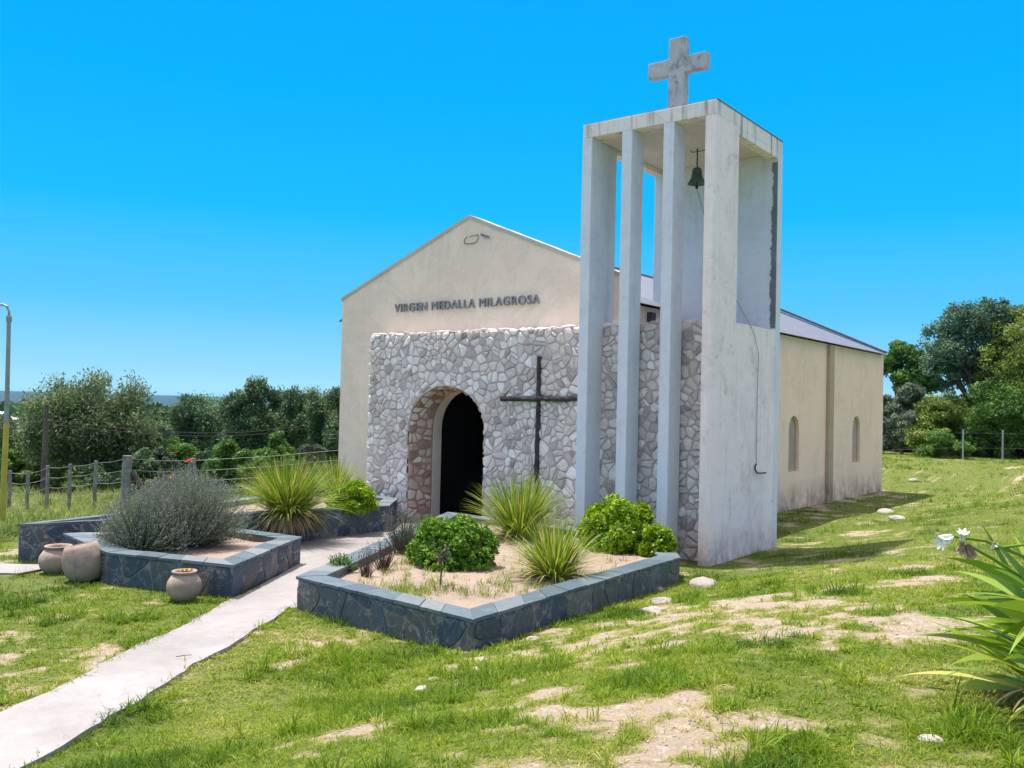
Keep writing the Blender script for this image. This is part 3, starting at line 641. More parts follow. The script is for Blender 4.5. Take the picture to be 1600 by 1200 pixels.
# ------------------------------------------------------------------ slate planters
def offset(P, d):
    n = len(P); out = []
    for i in range(n):
        a = Vector(P[i-1][:2]); b_ = Vector(P[i][:2]); c_ = Vector(P[(i+1) % n][:2])
        e1 = (b_-a).normalized(); e2 = (c_-b_).normalized(); n1 = Vector((-e1.y, e1.x)); n2 = Vector((-e2.y, e2.x))
        k = 1+n1.dot(n2); q = b_+(n1+n2)*(d/max(k, .45)); out.append((q.x, q.y, P[i][2]))
    return out
def planter(P, label, width=.25, seed=1, soil_drop=.10, bot=.3):
    ar = sum(P[i-1][0]*P[i][1]-P[i][0]*P[i-1][1] for i in range(len(P)))
    if ar < 0: P = P[::-1]
    n = len(P); cx = sum(p[0] for p in P)/n; cy = sum(p[1] for p in P)/n
    t = thing('planter', (cx, cy, gz(cx, cy)), label, 'planter', 'slate planters in front of the chapel')
    inn = offset(P, width); mb = MB(); th = .035; rs = random.Random(seed)
    for i in range(n):
        j = (i+1) % n; q = []
        for (a, z0) in ((P[i], 0), (P[j], 0), (inn[j], 0), (inn[i], 0)): q.append((a[0], a[1], gz(a[0], a[1])-bot))
        q += [(a[0], a[1], a[2]-th) for a in (P[i], P[j], inn[j], inn[i])]
        mb.add(q, [(0, 1, 5, 4), (2, 3, 7, 6), (4, 5, 6, 7), (0, 3, 2, 1)])
    mb.build('wall', M['mortar_light'], t)
    st = MB()
    for i in range(n):
        j = (i+1) % n; a = Vector(P[i]); b_ = Vector(P[j]); L = (b_-a).to_2d().length; e = (b_-a)/L; nv = Vector((e.y, -e.x, 0)).normalized()
        zb = min(gz(a.x, a.y), gz(b_.x, b_.y))-.1; H = min(a.z, b_.z)-th-zb
        if H < .1: continue
        def to3(u, v, d, a=a, e=e, nv=nv, zb=zb, H=H):
            p = a+e*u; top = p.z-th; return Vector((p.x, p.y, zb+(top-zb)*v/H))+nv*d
        stones(st, 0, L, 0, H-.004, .33, to3, .0075, .012, .5, None, None, 1, True, rs)
    st.build('slate_cladding', M['slate'], t)
    cp = MB(); outer = offset(P, -.025); inner = offset(P, width+.02)
    for i in range(n):
        j = (i+1) % n; L = (Vector(P[j])-Vector(P[i])).length; m = max(1, round(L/.42)); cuts = [0]+[(k+rs.uniform(-.22, .22))/m for k in range(1, m)]+[1]; sk = [0]+[rs.uniform(-.035, .035)/L*2 for _ in range(1, m)]+[0]
        for k in range(m):
            g2 = .006/L; o0, o1 = cuts[k]+(g2 if k else 0), cuts[k+1]-(g2 if k < m-1 else 0); s0, s1 = sk[k], sk[k+1]
            O = lambda t_: Vector(outer[i]).lerp(Vector(outer[j]), t_); I = lambda t_: Vector(inner[i]).lerp(Vector(inner[j]), t_)
            nsub = 5; rw = []
            for q in range(nsub+1):
                t_ = q/nsub; a = O(o0+s0+(o1+s1-o0-s0)*t_); c_ = I(o0-s0+(o1-s1-o0+s0)*t_); ov = (c_-a).normalized()
                jo = rs.uniform(-.010, .006) if 0 < q < nsub or (k not in (0, m-1)) else 0
                a = a+ov*(-jo); rw.append((a, c_))
            dz = rs.uniform(-.004, .005); vs = []
            for a, c_ in rw: vs += [(a.x, a.y, a.z+dz), (c_.x, c_.y, c_.z+dz), (c_.x, c_.y, c_.z-th+.002), (a.x, a.y, a.z-th+.002)]
            fs = [(4*q+x, 4*q+(x+1) % 4, 4*q+4+(x+1) % 4, 4*q+4+x) for q in range(nsub) for x in range(4)]+[(0, 1, 2, 3), (4*nsub+3, 4*nsub+2, 4*nsub+1, 4*nsub)]
            cp.add(vs, fs, rs.random())
    cp.build('cap_slab', M['slatecap'], t)
    jm = MB()                                                          # mortar filling between the cap slabs
    for i in range(n):
        j = (i+1) % n; q = []
        o2 = offset(P, .0); i2 = offset(P, width)
        jm.add([(a[0], a[1], a[2]-.009) for a in (o2[i], o2[j], i2[j], i2[i])], [(0, 1, 2, 3)])
    jm.build('cap_mortar', M['mortar_light'], t)
    bm = bmesh.new(); vv = [bm.verts.new((a[0], a[1], a[2]-soil_drop)) for a in offset(P, width-.02)]; bm.faces.new(vv)
    bmesh.ops.triangulate(bm, faces=bm.faces[:])
    for _ in range(5): bmesh.ops.subdivide_edges(bm, edges=[e for e in bm.edges if e.calc_length() > .09], cuts=1, use_grid_fill=False); bmesh.ops.triangulate(bm, faces=bm.faces[:])
    bm.verts.index_update(); so_ = MB()
    so_.add([(v.co.x, v.co.y, v.co.z+.06*(float(fbm(v.co.x*2, v.co.y*2, 4, 4))-.5)) for v in bm.verts], [[v.index for v in f.verts] for f in bm.faces]); bm.free()
    so_.build('soil', M['soil'], t, True)
    return t
planter([(-8.44, 7.03, -2.05), (-5.62, 6.84, -2.06), (-5.85, 11.6, -2.05), (-6.9, 12.95, -2.05), (-11.5, 13.15, -2.05)], 'large slate clad planter bed right of the path, in front of the bell tower', .26, 3)
planter([(-9.51, 6.89, -2.03), (-10.79, 9.0, -2.03), (-12.28, 8.85, -2.03), (-12.98, 6.56, -1.97), (-11.41, 6.34, -2.03)], 'slate clad planter left of the path filled by the grey lavender bush', .26, 4)
planter([(-14.04, 6.4, -1.93), (-12.44, 10.39, -1.90), (-12.42, 12.45, -1.96), (-13.25, 13.55, -1.95), (-15.6, 13.6, -1.93), (-14.55, 9.6, -1.91)], 'long slate clad planter behind the others, reaching the chapel wall', .24, 5)

# ------------------------------------------------------------------ foliage materials
L_ = {}
L_['boxwood'] = leafmat('boxwood_leaf', [(0, (.035, .095, .010)), (.5, (.12, .27, .016)), (1, (.34, .52, .03))], .3, .45, 0, .4)
L_['lime'] = leafmat('lime_leaf', [(0, (.07, .17, .004)), (.5, (.22, .38, .008)), (1, (.52, .64, .03))], .35, .45, 0, .4)
L_['lav'] = leafmat('lavender_leaf', [(0, (.06, .08, .045)), (.5, (.17, .21, .13)), (1, (.38, .40, .31))], .2, .8, 0, .2)
L_['lavfl'] = leafmat('lavender_spike', [(0, (.16, .16, .17)), (1, (.40, .39, .40))], .2, .8, 0, .2)
L_['tussock'] = leafmat('tussock_blade', [(0, (.06, .13, .010)), (.45, (.18, .30, .02)), (.8, (.42, .48, .05)), (1, (.62, .50, .18))], .35, .5, 0, .35)
L_['tussdry'] = leafmat('dry_blade', [(0, (.22, .17, .08)), (1, (.50, .40, .22))], .3, .7)
L_['lily'] = leafmat('lily_leaf', [(0, (.06, .15, .010)), (.5, (.20, .33, .02)), (.85, (.46, .54, .06)), (1, (.60, .50, .18))], .35, .35, 0, .5)
L_['grass'] = leafmat('lawn_blade', [(0, (.055, .125, .008)), (.3, (.15, .26, .012)), (.6, (.29, .37, .028)), (.82, (.45, .43, .12)), (1, (.60, .52, .30))], .4, .6, .55, .2)
L_['meadow'] = leafmat('meadow_blade', [(0, (.13, .20, .04)), (.6, (.24, .30, .08)), (1, (.42, .38, .17))], .35, .7, .2, .2)
L_['willow'] = leafmat('willow_leaf', [(0, (.055, .090, .036)), (.5, (.13, .19, .075)), (1, (.27, .34, .15))], .3, .6, .25, .3)
L_['dark'] = leafmat('dark_leaf', [(0, (.030, .070, .032)), (.5, (.070, .14, .056)), (1, (.17, .26, .11))], .3, .6, .25, .3)
L_['green'] = leafmat('green_leaf', [(0, (.035, .095, .014)), (.5, (.10, .21, .032)), (1, (.23, .37, .07))], .35, .6, .25, .3)
L_['olive'] = leafmat('olive_leaf', [(0, (.050, .095, .016)), (.5, (.15, .22, .035)), (1, (.34, .42, .08))], .3, .6, .25, .3)
L_['greyg'] = leafmat('grey_leaf', [(0, (.06, .085, .055)), (.5, (.12, .16, .10)), (1, (.24, .28, .19))], .3, .7, .25, .2)
L_['twig'] = leafmat('dead_leaf', [(0, (.05, .035, .03)), (.5, (.12, .09, .07)), (1, (.20, .16, .12))], .1, .9)
L_['bluegreen'] = leafmat('bluegreen_leaf', [(0, (.035, .080, .050)), (.5, (.085, .165, .095)), (1, (.20, .31, .17))], .3, .6, .25, .3)
# ------------------------------------------------------------------ shrubs
def dome_shrub(name, c, rx, rz, label, cat, mat, n=9000, leaf=(.035, .022), lumps=16, seed=1, ry=None):
    r = np.random.default_rng(seed); ry = ry or rx*.9; x, y, z = c
    t = thing(name, (x, y, z), label, cat)
    # lumpy dome made of many leaf rosettes
    ph = r.uniform(0, 2*np.pi, lumps); th = np.arccos(r.uniform(0.05, 1, lumps)); lr = r.uniform(.18, .34, lumps)
    Lc = np.stack([np.sin(th)*np.cos(ph)*rx*.78, np.sin(th)*np.sin(ph)*ry*.78, np.cos(th)*rz*.74+.08*rz], 1)
    m = n//9; k = r.integers(0, lumps, m); v = unit(r.normal(0, 1, (m, 3))); rad_ = r.uniform(.72, 1.0, m)
    RC = Lc[k]+v*(lr[k]*rad_)[:, None]*np.array([rx, ry, rz*1.05]); m2 = m//2
    v2 = unit(r.normal(0, 1, (m2, 3))); v2[:, 2] = np.abs(v2[:, 2]); RC2 = v2*np.array([rx, ry, rz])*(r.uniform(.55, .90, m2))[:, None]
    RC = np.concatenate([RC, RC2]); RC = RC[RC[:, 2] > .02*rz]; out = unit(RC/np.array([rx, ry, rz])**1.5+np.array([0, 0, .5]))
    m = len(RC); q = 6; base = np.repeat(RC, q, 0); o = np.repeat(out, q, 0); A = unit(r.normal(0, 1, (m*q, 3))+o*.75)
    C = base+A*leaf[0]*.55+np.array([x, y, z]); Nn = unit(o+r.normal(0, .45, (m*q, 3)))
    R = np.clip(np.repeat(r.beta(2, 2, m), q)*.7+r.uniform(0, .3, m*q), 0, 1)
    V, Fq, R = leaves(C, A, Nn, leaf[0]*r.uniform(.7, 1.3, m*q), leaf[1]*r.uniform(.7, 1.3, m*q), R)
    npmesh('foliage', V, Fq, R, mat, t)
    st = MB(); rr = random.Random(seed)
    for i in range(14):
        a = rr.uniform(0, 6.28); s_ = rr.uniform(.4, .8)
        st.tube([(x, y, z-.05), (x+math.cos(a)*rx*.25*s_, y+math.sin(a)*ry*.25*s_, z+rz*.35), (x+math.cos(a)*rx*s_, y+math.sin(a)*ry*s_, z+rz*.62)], [.018, .012, .005], 5)
    st.build('stem', M['bark'], t)
    return t
def on(px, py, z): r = ray(px, py); return r*(z/r.z)
p = on(706, 880, -2.13); dome_shrub('round_shrub', (p.x, p.y, -2.15), .66, .64, 'round clipped dark green bush in the middle of the right planter', 'shrub', L_['boxwood'], 32000, (.042, .026), 26, 3)
p = on(966, 855, -2.13); dome_shrub('leafy_shrub', (p.x, p.y, -2.15), .68, .74, 'bright green leafy bush at the tower end of the right planter', 'shrub', L_['lime'], 28000, (.055, .032), 22, 5)
p = on(1022, 868, -2.13); 
dome_shrub('leafy_shrub', (p.x+.0, p.y+.1, -2.15), .30, .42, 'small bright green bush hugging the right rim of the right planter', 'shrub', L_['lime'], 7500, (.052, .031), 10, 6)
p = on(545, 797, -2.0); dome_shrub('leafy_shrub', (p.x, p.y+.1, -2.02), .55, .52, 'low yellow-green bush in the back planter beside the chapel corner', 'shrub', L_['lime'], 16000, (.052, .031), 16, 7)
# ------------------------------------------------------------------ tussocks
def tussock(c, h, spread, label, n=420, seed=1, dry=.25, name='grass_tussock', wd=.014):
    global rng
    keep = rng; rng = np.random.default_rng(seed); x, y, z = c
    t = thing(name, (x, y, z), label, 'ornamental grass')
    a = rng.uniform(0, 2*np.pi, n); r0 = spread*.10*np.sqrt(rng.uniform(0, 1, n)); tilt = rng.beta(1.6, 1.7, n)*1.15
    B = np.stack([x+r0*np.cos(a), y+r0*np.sin(a), np.full(n, z-.02)], 1)
    D = np.stack([np.cos(a)*np.sin(tilt), np.sin(a)*np.sin(tilt), np.cos(tilt)], 1)+rng.normal(0, .07, (n, 3))
    L = h*rng.uniform(.72, 1.12, n)*(1+.05*tilt); R = np.clip(rng.beta(2, 2.2, n)+.10*(tilt > .8), 0, 1)
    R = np.where(rng.uniform(0, 1, n) < .07, 1.0, np.minimum(R, .85))
    V, Fq, RR = straps(B, D, L, wd*rng.uniform(.7, 1.3, n), .25+.75*tilt, R, 7)
    npmesh('blade', V, Fq, RR, L_['tussock'], t)
    m = int(n*dry); a = rng.uniform(0, 6.28, m); B = np.stack([x+.09*spread*np.cos(a), y+.09*spread*np.sin(a), np.full(m, z)], 1)
    D = np.stack([np.cos(a), np.sin(a), rng.uniform(.15, .8, m)], 1)
    V, Fq, RR = straps(B, D, h*rng.uniform(.35, .75, m), wd, 1.9, rng.uniform(0, 1, m), 5)
    npmesh('dead_blade', V, Fq, RR, L_['tussdry'], t); rng = keep
    return t
p = on(812, 838, -2.13); tussock((p.x, p.y, -2.15), 1.12, 1.3, 'taller spiky grass clump at the back of the right planter, below the wooden cross', 700, 21, .2)
p = on(866, 900, -2.13); tussock((p.x, p.y, -2.15), .80, 1.2, 'nearer yellow-green spiky grass clump by the front rim of the right planter', 560, 22, .25)
p = on(443, 806, -1.98); tussock((p.x, p.y+.1, -2.02), 1.10, 1.4, 'big arching yellow-green grass clump in the back planter', 1400, 23, .5, wd=.013)
p = on(505, 775, -1.98); tussock((p.x-.2, p.y+.5, -2.02), .9, 1.1, 'smaller pale yellow grass clump behind the low bush in the back planter', 360, 24, .5)
# ------------------------------------------------------------------ lavender-like sprigs
def sprigs(name, c, rx, h, label, cat, n=900, seed=1, mat='lav', spikes=True, leaf=(.030, .006), per=16, low=1.25, lean=(0, 0), bare_=False):
    r = np.random.default_rng(seed); x, y, z = c; t = thing(name, (x, y, z), label, cat)
    ph = r.uniform(0, 2*np.pi, n); tl = np.arccos(r.uniform(math.cos(low), 1, n)); wob = 1+.18*np.sin(3*ph+seed)+.12*np.sin(5*ph+2*seed)
    tip = np.stack([x+lean[0]+rx*np.sin(tl)*np.cos(ph)*wob, y+lean[1]+rx*.85*np.sin(tl)*np.sin(ph)*wob, z+.06+h*np.cos(tl)**.8*r.uniform(.78, 1.0, n)], 1)
    tip[:, 2] += np.where(tl > 1.0, -.05, 0); tip += r.normal(0, .045 if n > 1000 else .02, (n, 3)); nb_ = max(1, n//28); tip += (r.normal(0, .055, (nb_, 3)) if n > 1000 else np.zeros((nb_, 3)))[r.integers(0, nb_, n)]
    base = np.array([x, y, z])+(tip-np.array([x, y, z]))*np.array([.45, .45, .25])
    # woody skeleton
    sk = MB(); rr = random.Random(seed)
    for i in range(0, n, max(1, n//110)):
        a = Vector((x+rr.uniform(-.06, .06), y+rr.uniform(-.06, .06), z-.03)); b2_ = Vector(base[i]); cc = Vector(tip[i]); mid = a.lerp(b2_, .5)+Vector((0, 0, -.04))
        sk.tube([a, mid, b2_, b2_.lerp(cc, .8)], [.012, .009, .005, .002], 4)
    sk.build('stem', M['bark'], t)
    k = per; tt = np.tile(np.linspace(.15 if bare_ else 0, 1, k), n); B2 = np.repeat(base, k, 0); T2 = np.repeat(tip, k, 0); Dd = unit(T2-B2)
    C = B2+(T2-B2)*tt[:, None]+r.normal(0, .006, (n*k, 3)); A = unit(Dd*.9+r.normal(0, .45, (n*k, 3)))
    R = np.clip(np.repeat(r.uniform(.1, .9, n), k)*.6+.4*tt*r.uniform(.5, 1, n*k), 0, 1)
    V, Fq, R = leaves(C, A, r.normal(0, 1, (n*k, 3)), leaf[0]*r.uniform(.7, 1.3, n*k), leaf[1]*1.3, R); npmesh('foliage', V, Fq, R, L_[mat], t)
    if spikes:
        m = int(n*.6); m = m//2; i = r.choice(n, m, False); d = unit(tip[i]-base[i]+np.array([0, 0, .25])); K = 7
        C = np.repeat(tip[i]+d*.04, K, 0)+np.repeat(d, K, 0)*np.tile(np.linspace(0, .055, K), m)[:, None]; A = unit(np.repeat(d, K, 0)+r.normal(0, .5, (m*K, 3)))
        V, Fq, R = leaves(C, A, r.normal(0, 1, (m*K, 3)), .016, .011, r.uniform(0, 1, m*K))
        S0 = tip[i]; S1 = tip[i]+d*.09; V2, F2, R2 = leaves((S0+S1)/2, S1-S0, r.normal(0, 1, (m, 3)), .09, .004, np.full(m, .2))
        V, Fq, R = joinnp([(V, Fq, R), (V2, F2, R2)]); npmesh('flower_spike', V, Fq, R, L_['lavfl'], t)
    return t
p = on(287, 850, -2.12)
sprigs('lavender_bush', (p.x, p.y, -2.14), .84, 1.0, 'large grey-green lavender bush filling the left planter', 'shrub', 4200, 31, per=20, low=1.42, leaf=(.034, .0075))
p = on(222, 858, -2.12)
sprigs('lavender_bush', (p.x, p.y, -2.14), .58, .76, 'lower grey lavender bush spilling over the outer rim of the left planter', 'shrub', 2600, 32, per=18, low=1.72, leaf=(.034, .0075))
p = on(668, 850, -2.12); sprigs('lavender_bush', (p.x, p.y, -2.15), .26, .45, 'small green lavender plant below the doorway in the right planter', 'shrub', 320, 33, mat='willow', per=14, low=.9, spikes=False)
p = on(630, 862, -2.12); sprigs('dry_lavender', (p.x, p.y, -2.15), .34, .60, 'tall withered lavender with grey stalks at the path side of the right planter', 'shrub', 240, 34, mat='greyg', per=12, low=1.15)
p = on(598, 888, -2.12); sprigs('dead_bush', (p.x, p.y, -2.15), .20, .40, 'dead brown twiggy bush near the left rim of the right planter', 'shrub', 70, 35, mat='twig', per=7, low=1.2, spikes=False)
p = on(572, 896, -2.12); sprigs('dead_bush', (p.x, p.y, -2.15), .16, .36, 'small brown twig clump right beside the left corner rim of the right planter', 'shrub', 50, 36, mat='twig', per=6, low=1.2, spikes=False)
p = on(532, 890, -2.12); sprigs('low_herb', (p.x, p.y, -2.15), .20, .16, 'low green herb tucked in the left corner of the right planter', 'herb', 160, 37, mat='green', per=10, low=1.3, spikes=False, leaf=(.03, .012))
# bare rose sapling
p = on(688, 912, -2.13); t = thing('rose_sapling', (p.x, p.y, -2.14), 'thin young rose stem in front of the round clipped bush', 'sapling')
mb = MB(); rr = random.Random(4); tips = []
mb.tube([(p.x, p.y, -2.17), (p.x+.01, p.y, -2.0), (p.x-.01, p.y, -1.86)], [.012, .010, .008], 6)
for i in range(9):
    a = rr.uniform(0, 6.28); e = Vector((p.x+math.cos(a)*rr.uniform(.06, .2), p.y+math.sin(a)*.12, -1.90+rr.uniform(.05, .32))); mb.tube([(p.x-.01, p.y, -1.92), Vector((p.x-.01, p.y, -1.9)).lerp(e, .5)+Vector((0, 0, .02)), e], [.006, .004, .002], 4); tips.append(e)
mb.build('stem', M['bark'], t)
C = np.array([list(e.lerp(Vector((p.x, p.y, -1.9)), rr.uniform(0, .6))) for e in tips for _ in range(9)]); n = len(C); C += rng.normal(0, .02, (n, 3))
V, Fq, R = leaves(C, rng.normal(0, 1, (n, 3)), rng.normal(0, 1, (n, 3)), .05, .03, rng.uniform(0, 1, n)); npmesh('foliage', V, Fq, R, L_['twig'], t)
# rose bush with two blooms behind the lavender
def bloom(c, r, mat, parent, name='flower'):
    mb = MB(); c = Vector(c); rr = random.Random(int(c.x*100))
    for ring, (k, rad_, lift) in enumerate(((5, .35, .9), (6, .7, .55), (7, 1.0, .15))):
        for i in range(k):
            a = 6.283*i/k+ring*.5+rr.uniform(-.2, .2); d = Vector((math.cos(a), math.sin(a), 0)); s_ = Vector((-d.y, d.x, 0)); w_ = r*.55
            v = [c+d*r*.12-s_*w_*.3, c+d*r*.12+s_*w_*.3, c+d*r*rad_*.7+s_*w_+Vector((0, 0, r*lift*.6)), c+d*r*rad_+Vector((0, 0, r*lift)), c+d*r*rad_*.7-s_*w_+Vector((0, 0, r*lift*.6))]
            mb.add(v, [(0, 1, 2, 3, 4)])
    return mb.build(name, mat, parent)
rb = thing('rose_bush', (-17.2, 11.4, -2.7), 'tall rose bush with red blooms behind the lavender', 'rose bush')
mb = MB(); rr = random.Random(9); C = []
f1, f2 = at_depth(295, 722, 17.5), at_depth(270, 747, 17.2); r0 = Vector((f2.x+.1, f2.y+.1, gz(f2.x, f2.y)))
heads = [f1, f2]+[at_depth(rr.uniform(228, 330), rr.uniform(735, 790), rr.uniform(16.8, 18)) for _ in range(22)]
for e in heads:
    m_ = r0.lerp(e, .5)+Vector((rr.uniform(-.1, .1), rr.uniform(-.1, .1), .1)); mb.tube([r0, m_, e], [.015, .009, .004], 5)
    for _ in range(42): q = m_.lerp(e, rr.uniform(.1, 1)); C.append((q.x+rr.gauss(0, .07), q.y+rr.gauss(0, .07), q.z+rr.gauss(0, .07)-.03))
mb.build('stem', M['bark'], rb); C = np.array(C); n = len(C)
V, Fq, R = leaves(C, rng.normal(0, 1, (n, 3)), rng.normal(0, 1, (n, 3))+[0, 0, 1], .075, .05, rng.uniform(0, 1, n)); npmesh('foliage', V, Fq, R, L_['olive'], rb)
bloom(f1, .085, M['petalred'], rb); bloom(f2, .08, M['petalpink'], rb)
def inpoly(X, Y, P):
    c = np.zeros(len(X), bool)
    for i in range(len(P)):
        x1, y1 = P[i-1]; x2, y2 = P[i]; k = ((y1 > Y) != (y2 > Y)) & (X < (x2-x1)*(Y-y1)/((y2-y1)+1e-12)+x1); c ^= k
    return c
# herbs and grass growing in the right planter
def tufts(name, pts, label, n_each=14, L=.09, mat='grass', wd=.006, cat='grass'):
    B = []; pts = [p_ for p_ in pts if inpoly(np.array([p_[0]]), np.array([p_[1]]), [(-8.0, 7.35), (-5.98, 7.2), (-6.2, 11.5), (-7.1, 12.5), (-11.0, 12.7)])[0]]
    for (x, y, z) in pts:
        for _ in range(n_each): B.append((x+rng.normal(0, .03), y+rng.normal(0, .03), z))
    B = np.array(B); n = len(B); D = rng.normal(0, .45, (n, 3)); D[:, 2] = 1
    V, Fq, R = straps(B, D, L*rng.uniform(.5, 1.3, n), wd, .7, rng.uniform(0, 1, n), 3); o = npmesh(name, V, Fq, R, L_[mat]); return tag(o, label, cat, None, 'stuff')
pts = []
for _ in range(110): q = on(rng.uniform(540, 900), rng.uniform(868, 930), -2.14); pts.append((q.x, q.y, -2.16))
for _ in range(70): q = on(rng.normal(640, 34), rng.normal(925, 8), -2.14); pts.append((q.x, q.y, -2.15))
for _ in range(30): q = on(rng.uniform(700, 900), rng.normal(918, 10), -2.14); pts.append((q.x, q.y, -2.16))
for _ in range(30): q = on(rng.uniform(575, 640), rng.normal(880, 12), -2.14); pts.append((q.x, q.y, -2.16))
for _ in range(90): q = on(rng.uniform(600, 1000), rng.uniform(850, 925), -2.14); pts.append((q.x, q.y, -2.16))
tufts('planter_weeds', pts, 'thin green weeds growing on the bare soil of the right planter', 12, .10)
q = hit(284, 1035); mb = MB(); mb.tube([(q.x-.05, q.y-.03, q.z+.05), (q.x+.02, q.y+.02, q.z+.065), (q.x+.09, q.y-.03, q.z+.05)], .004, 5); mb.tube([(q.x+.02, q.y+.02, q.z+.065), (q.x+.0, q.y+.10, q.z+.05)], .003, 5); mb.build('twig', M['bark']); tag(bpy.data.objects['twig'], 'small forked dry twig lying on the cement path', 'twig')
r = np.random.default_rng(55); n = 2600; X = r.uniform(-11.3, -5.9, n); Y = r.uniform(7.2, 12.8, n); k_ = inpoly(X, Y, [(-8.0, 7.35), (-5.98, 7.2), (-6.2, 11.5), (-7.1, 12.5), (-11.0, 12.7)]); X, Y = X[k_], Y[k_]; n = len(X)
V, Fq, R = leaves(np.stack([X, Y, np.full(n, -2.145)], 1), r.normal(0, 1, (n, 3))*[1, 1, .15], np.tile([0, 0, 1.], (n, 1))+r.normal(0, .3, (n, 3)), r.uniform(.015, .05, n), r.uniform(.004, .016, n), r.uniform(0, 1, n))
tag(npmesh('leaf_litter', V, Fq, R, L_['tussdry']), 'dry leaf litter scattered over the soil of the right planter', 'litter', None, 'stuff')
# ------------------------------------------------------------------ clay pots
def pot(c, r, h, label, tilt=(0, 0), collar=True, flower=False):
    x, y, z = c; R_ = Matrix.Rotation(tilt[0], 3, 'X') @ Matrix.Rotation(tilt[1], 3, 'Y')
    t = thing('clay_pot', (x, y, z), label, 'plant pot', 'clay pots by the left planter')
    prof = [(0, 0), (.45*r, 0), (.62*r, .05*h), (.90*r, .25*h), (1.0*r, .45*h), (.95*r, .65*h), (.76*r, .82*h), (.62*r, .88*h)]
    if collar: prof += [(.60*r, .90*h), (.70*r, .93*h), (.73*r, .97*h), (.70*r, 1.0*h), (.62*r, 1.0*h), (.54*r, .95*h), (.52*r, .88*h), (.70*r, .72*h)]
    else: prof = [(0, 0), (.46*r, 0), (.68*r, .06*h), (.93*r, .26*h), (1.0*r, .48*h), (.97*r, .68*h), (.84*r, .88*h), (.74*r, 1.0*h), (.68*r, 1.0*h), (.74*r, .88*h), (.82*r, .78*h)]
    mb = MB(); mb.lathe((x, y, z), prof, 40, R_); mb.build('pot_body', M['clay'], t, True)
    mb = MB(); mb.lathe((x, y, z), [(0, .80*h), (.4*r, .81*h), (.80*r if not collar else .66*r, .78*h)], 20, R_); mb.build('soil', M['soil'], t, True)
    return t
pp = on(287, 938, -2.44); pot((pp.x, pp.y, -2.45), .205, .37, 'round clay pot with small yellow flowers in front of the left planter')
yf = thing('yellow_flowers', (pp.x, pp.y, -2.14), 'tiny yellow flowers growing in the round clay pot', 'flowers')
for k, (dx, dy) in enumerate(((.03, .02), (.07, -.02), (.0, -.03), (.10, .03))): bloom((pp.x+dx, pp.y+dy, -2.08+.012*(k % 2)), .028, M['petalyellow'], yf)
for dx, dy in ((.03, .02), (.07, -.02), (.0, -.03), (.10, .03)): mb = MB(); mb.tube([(pp.x, pp.y, -2.13), (pp.x+dx, pp.y+dy, -2.06)], .004, 4); mb.build('stem', M['bark'], yf)
q = on(90, 896, -2.47); pot((q.x, q.y, -2.48), .25, .40, 'pale clay pot with a rolled rim, leftmost of the pots')
q = on(136, 909, -2.46); pot((q.x+.02, q.y, -2.45), .265, .50, 'darker open clay pot leaning against its neighbour by the left planter', (rad(8), rad(-11)), False)
# ------------------------------------------------------------------ stones lying in the grass
def rock(px, py, w_, label, seed, flat=.5):
    q = hit(px, py); r = random.Random(seed); bm = bmesh.new(); bmesh.ops.create_icosphere(bm, subdivisions=3, radius=.5)
    off = r.uniform(0, 50); a = r.uniform(0, 3)
    for v in bm.verts:
        k = .72+.75*float(fbm(v.co.x*2.2+off, v.co.y*2.2+v.co.z*1.7, seed, 3)); x, y, z = v.co*k; v.co = Vector(((x*math.cos(a)-y*math.sin(a)*.7)*w_, (x*math.sin(a)+y*math.cos(a)*.7)*w_, z*w_*flat))
    bm.verts.index_update(); mb = MB(); mb.add([(v.co.x+q.x, v.co.y+q.y, v.co.z+gz(q.x, q.y)+w_*.03) for v in bm.verts], [[v.index for v in f.verts] for f in bm.faces], r.random()); bm.free()
    o = mb.build('stone', M['rock'], None); return tag(o, label, 'stone', 'pale stones lying in the grass')
for i, (px, py, w_, lab) in enumerate([
    (1100, 916, .46, 'largest pale stone in the grass at the foot of the tower'),
    (1036, 942, .26, 'pale stone in the grass right of the planter, upper one of a touching pair'),
    (1022, 958, .24, 'pale stone in the grass right of the planter, lower one of a touching pair'),
    (1031, 921, .16, 'small pale stone between the planter end and the touching pair'),
    (658, 1077, .11, 'leftmost of the small white stones in the grass before the front planter corner'),
    (678, 1062, .10, 'small white stone just behind the leftmost one in the foreground grass'),
    (719, 1073, .13, 'flat white stone right of the two small ones in the foreground grass'),
    (752, 1032, .13, 'pale stone in the grass below the front planter corner'),
    (745, 1046, .10, 'little pale stone touching the bare spot below the front planter corner'),
    (832, 1000, .14, 'pale stone by the bare patch right of the front planter corner'),
    (700, 1022, .07, 'tiny grey stone near the front planter face'),
    (178, 909, .12, 'white stone between the pots by the left planter'),
    (1452, 1158, .12, 'pale stone on bare soil near the lower right edge'),
    (1385, 801, .42, 'weathered pale stone at the head of the worn bank behind the tower'),
    (1402, 812, .34, 'second pale stone on the worn bank behind the tower'),
    (1428, 752, .34, 'small pale stone on the worn ground far behind the chapel')]): rock(px, py, w_, lab, 40+i, .42)
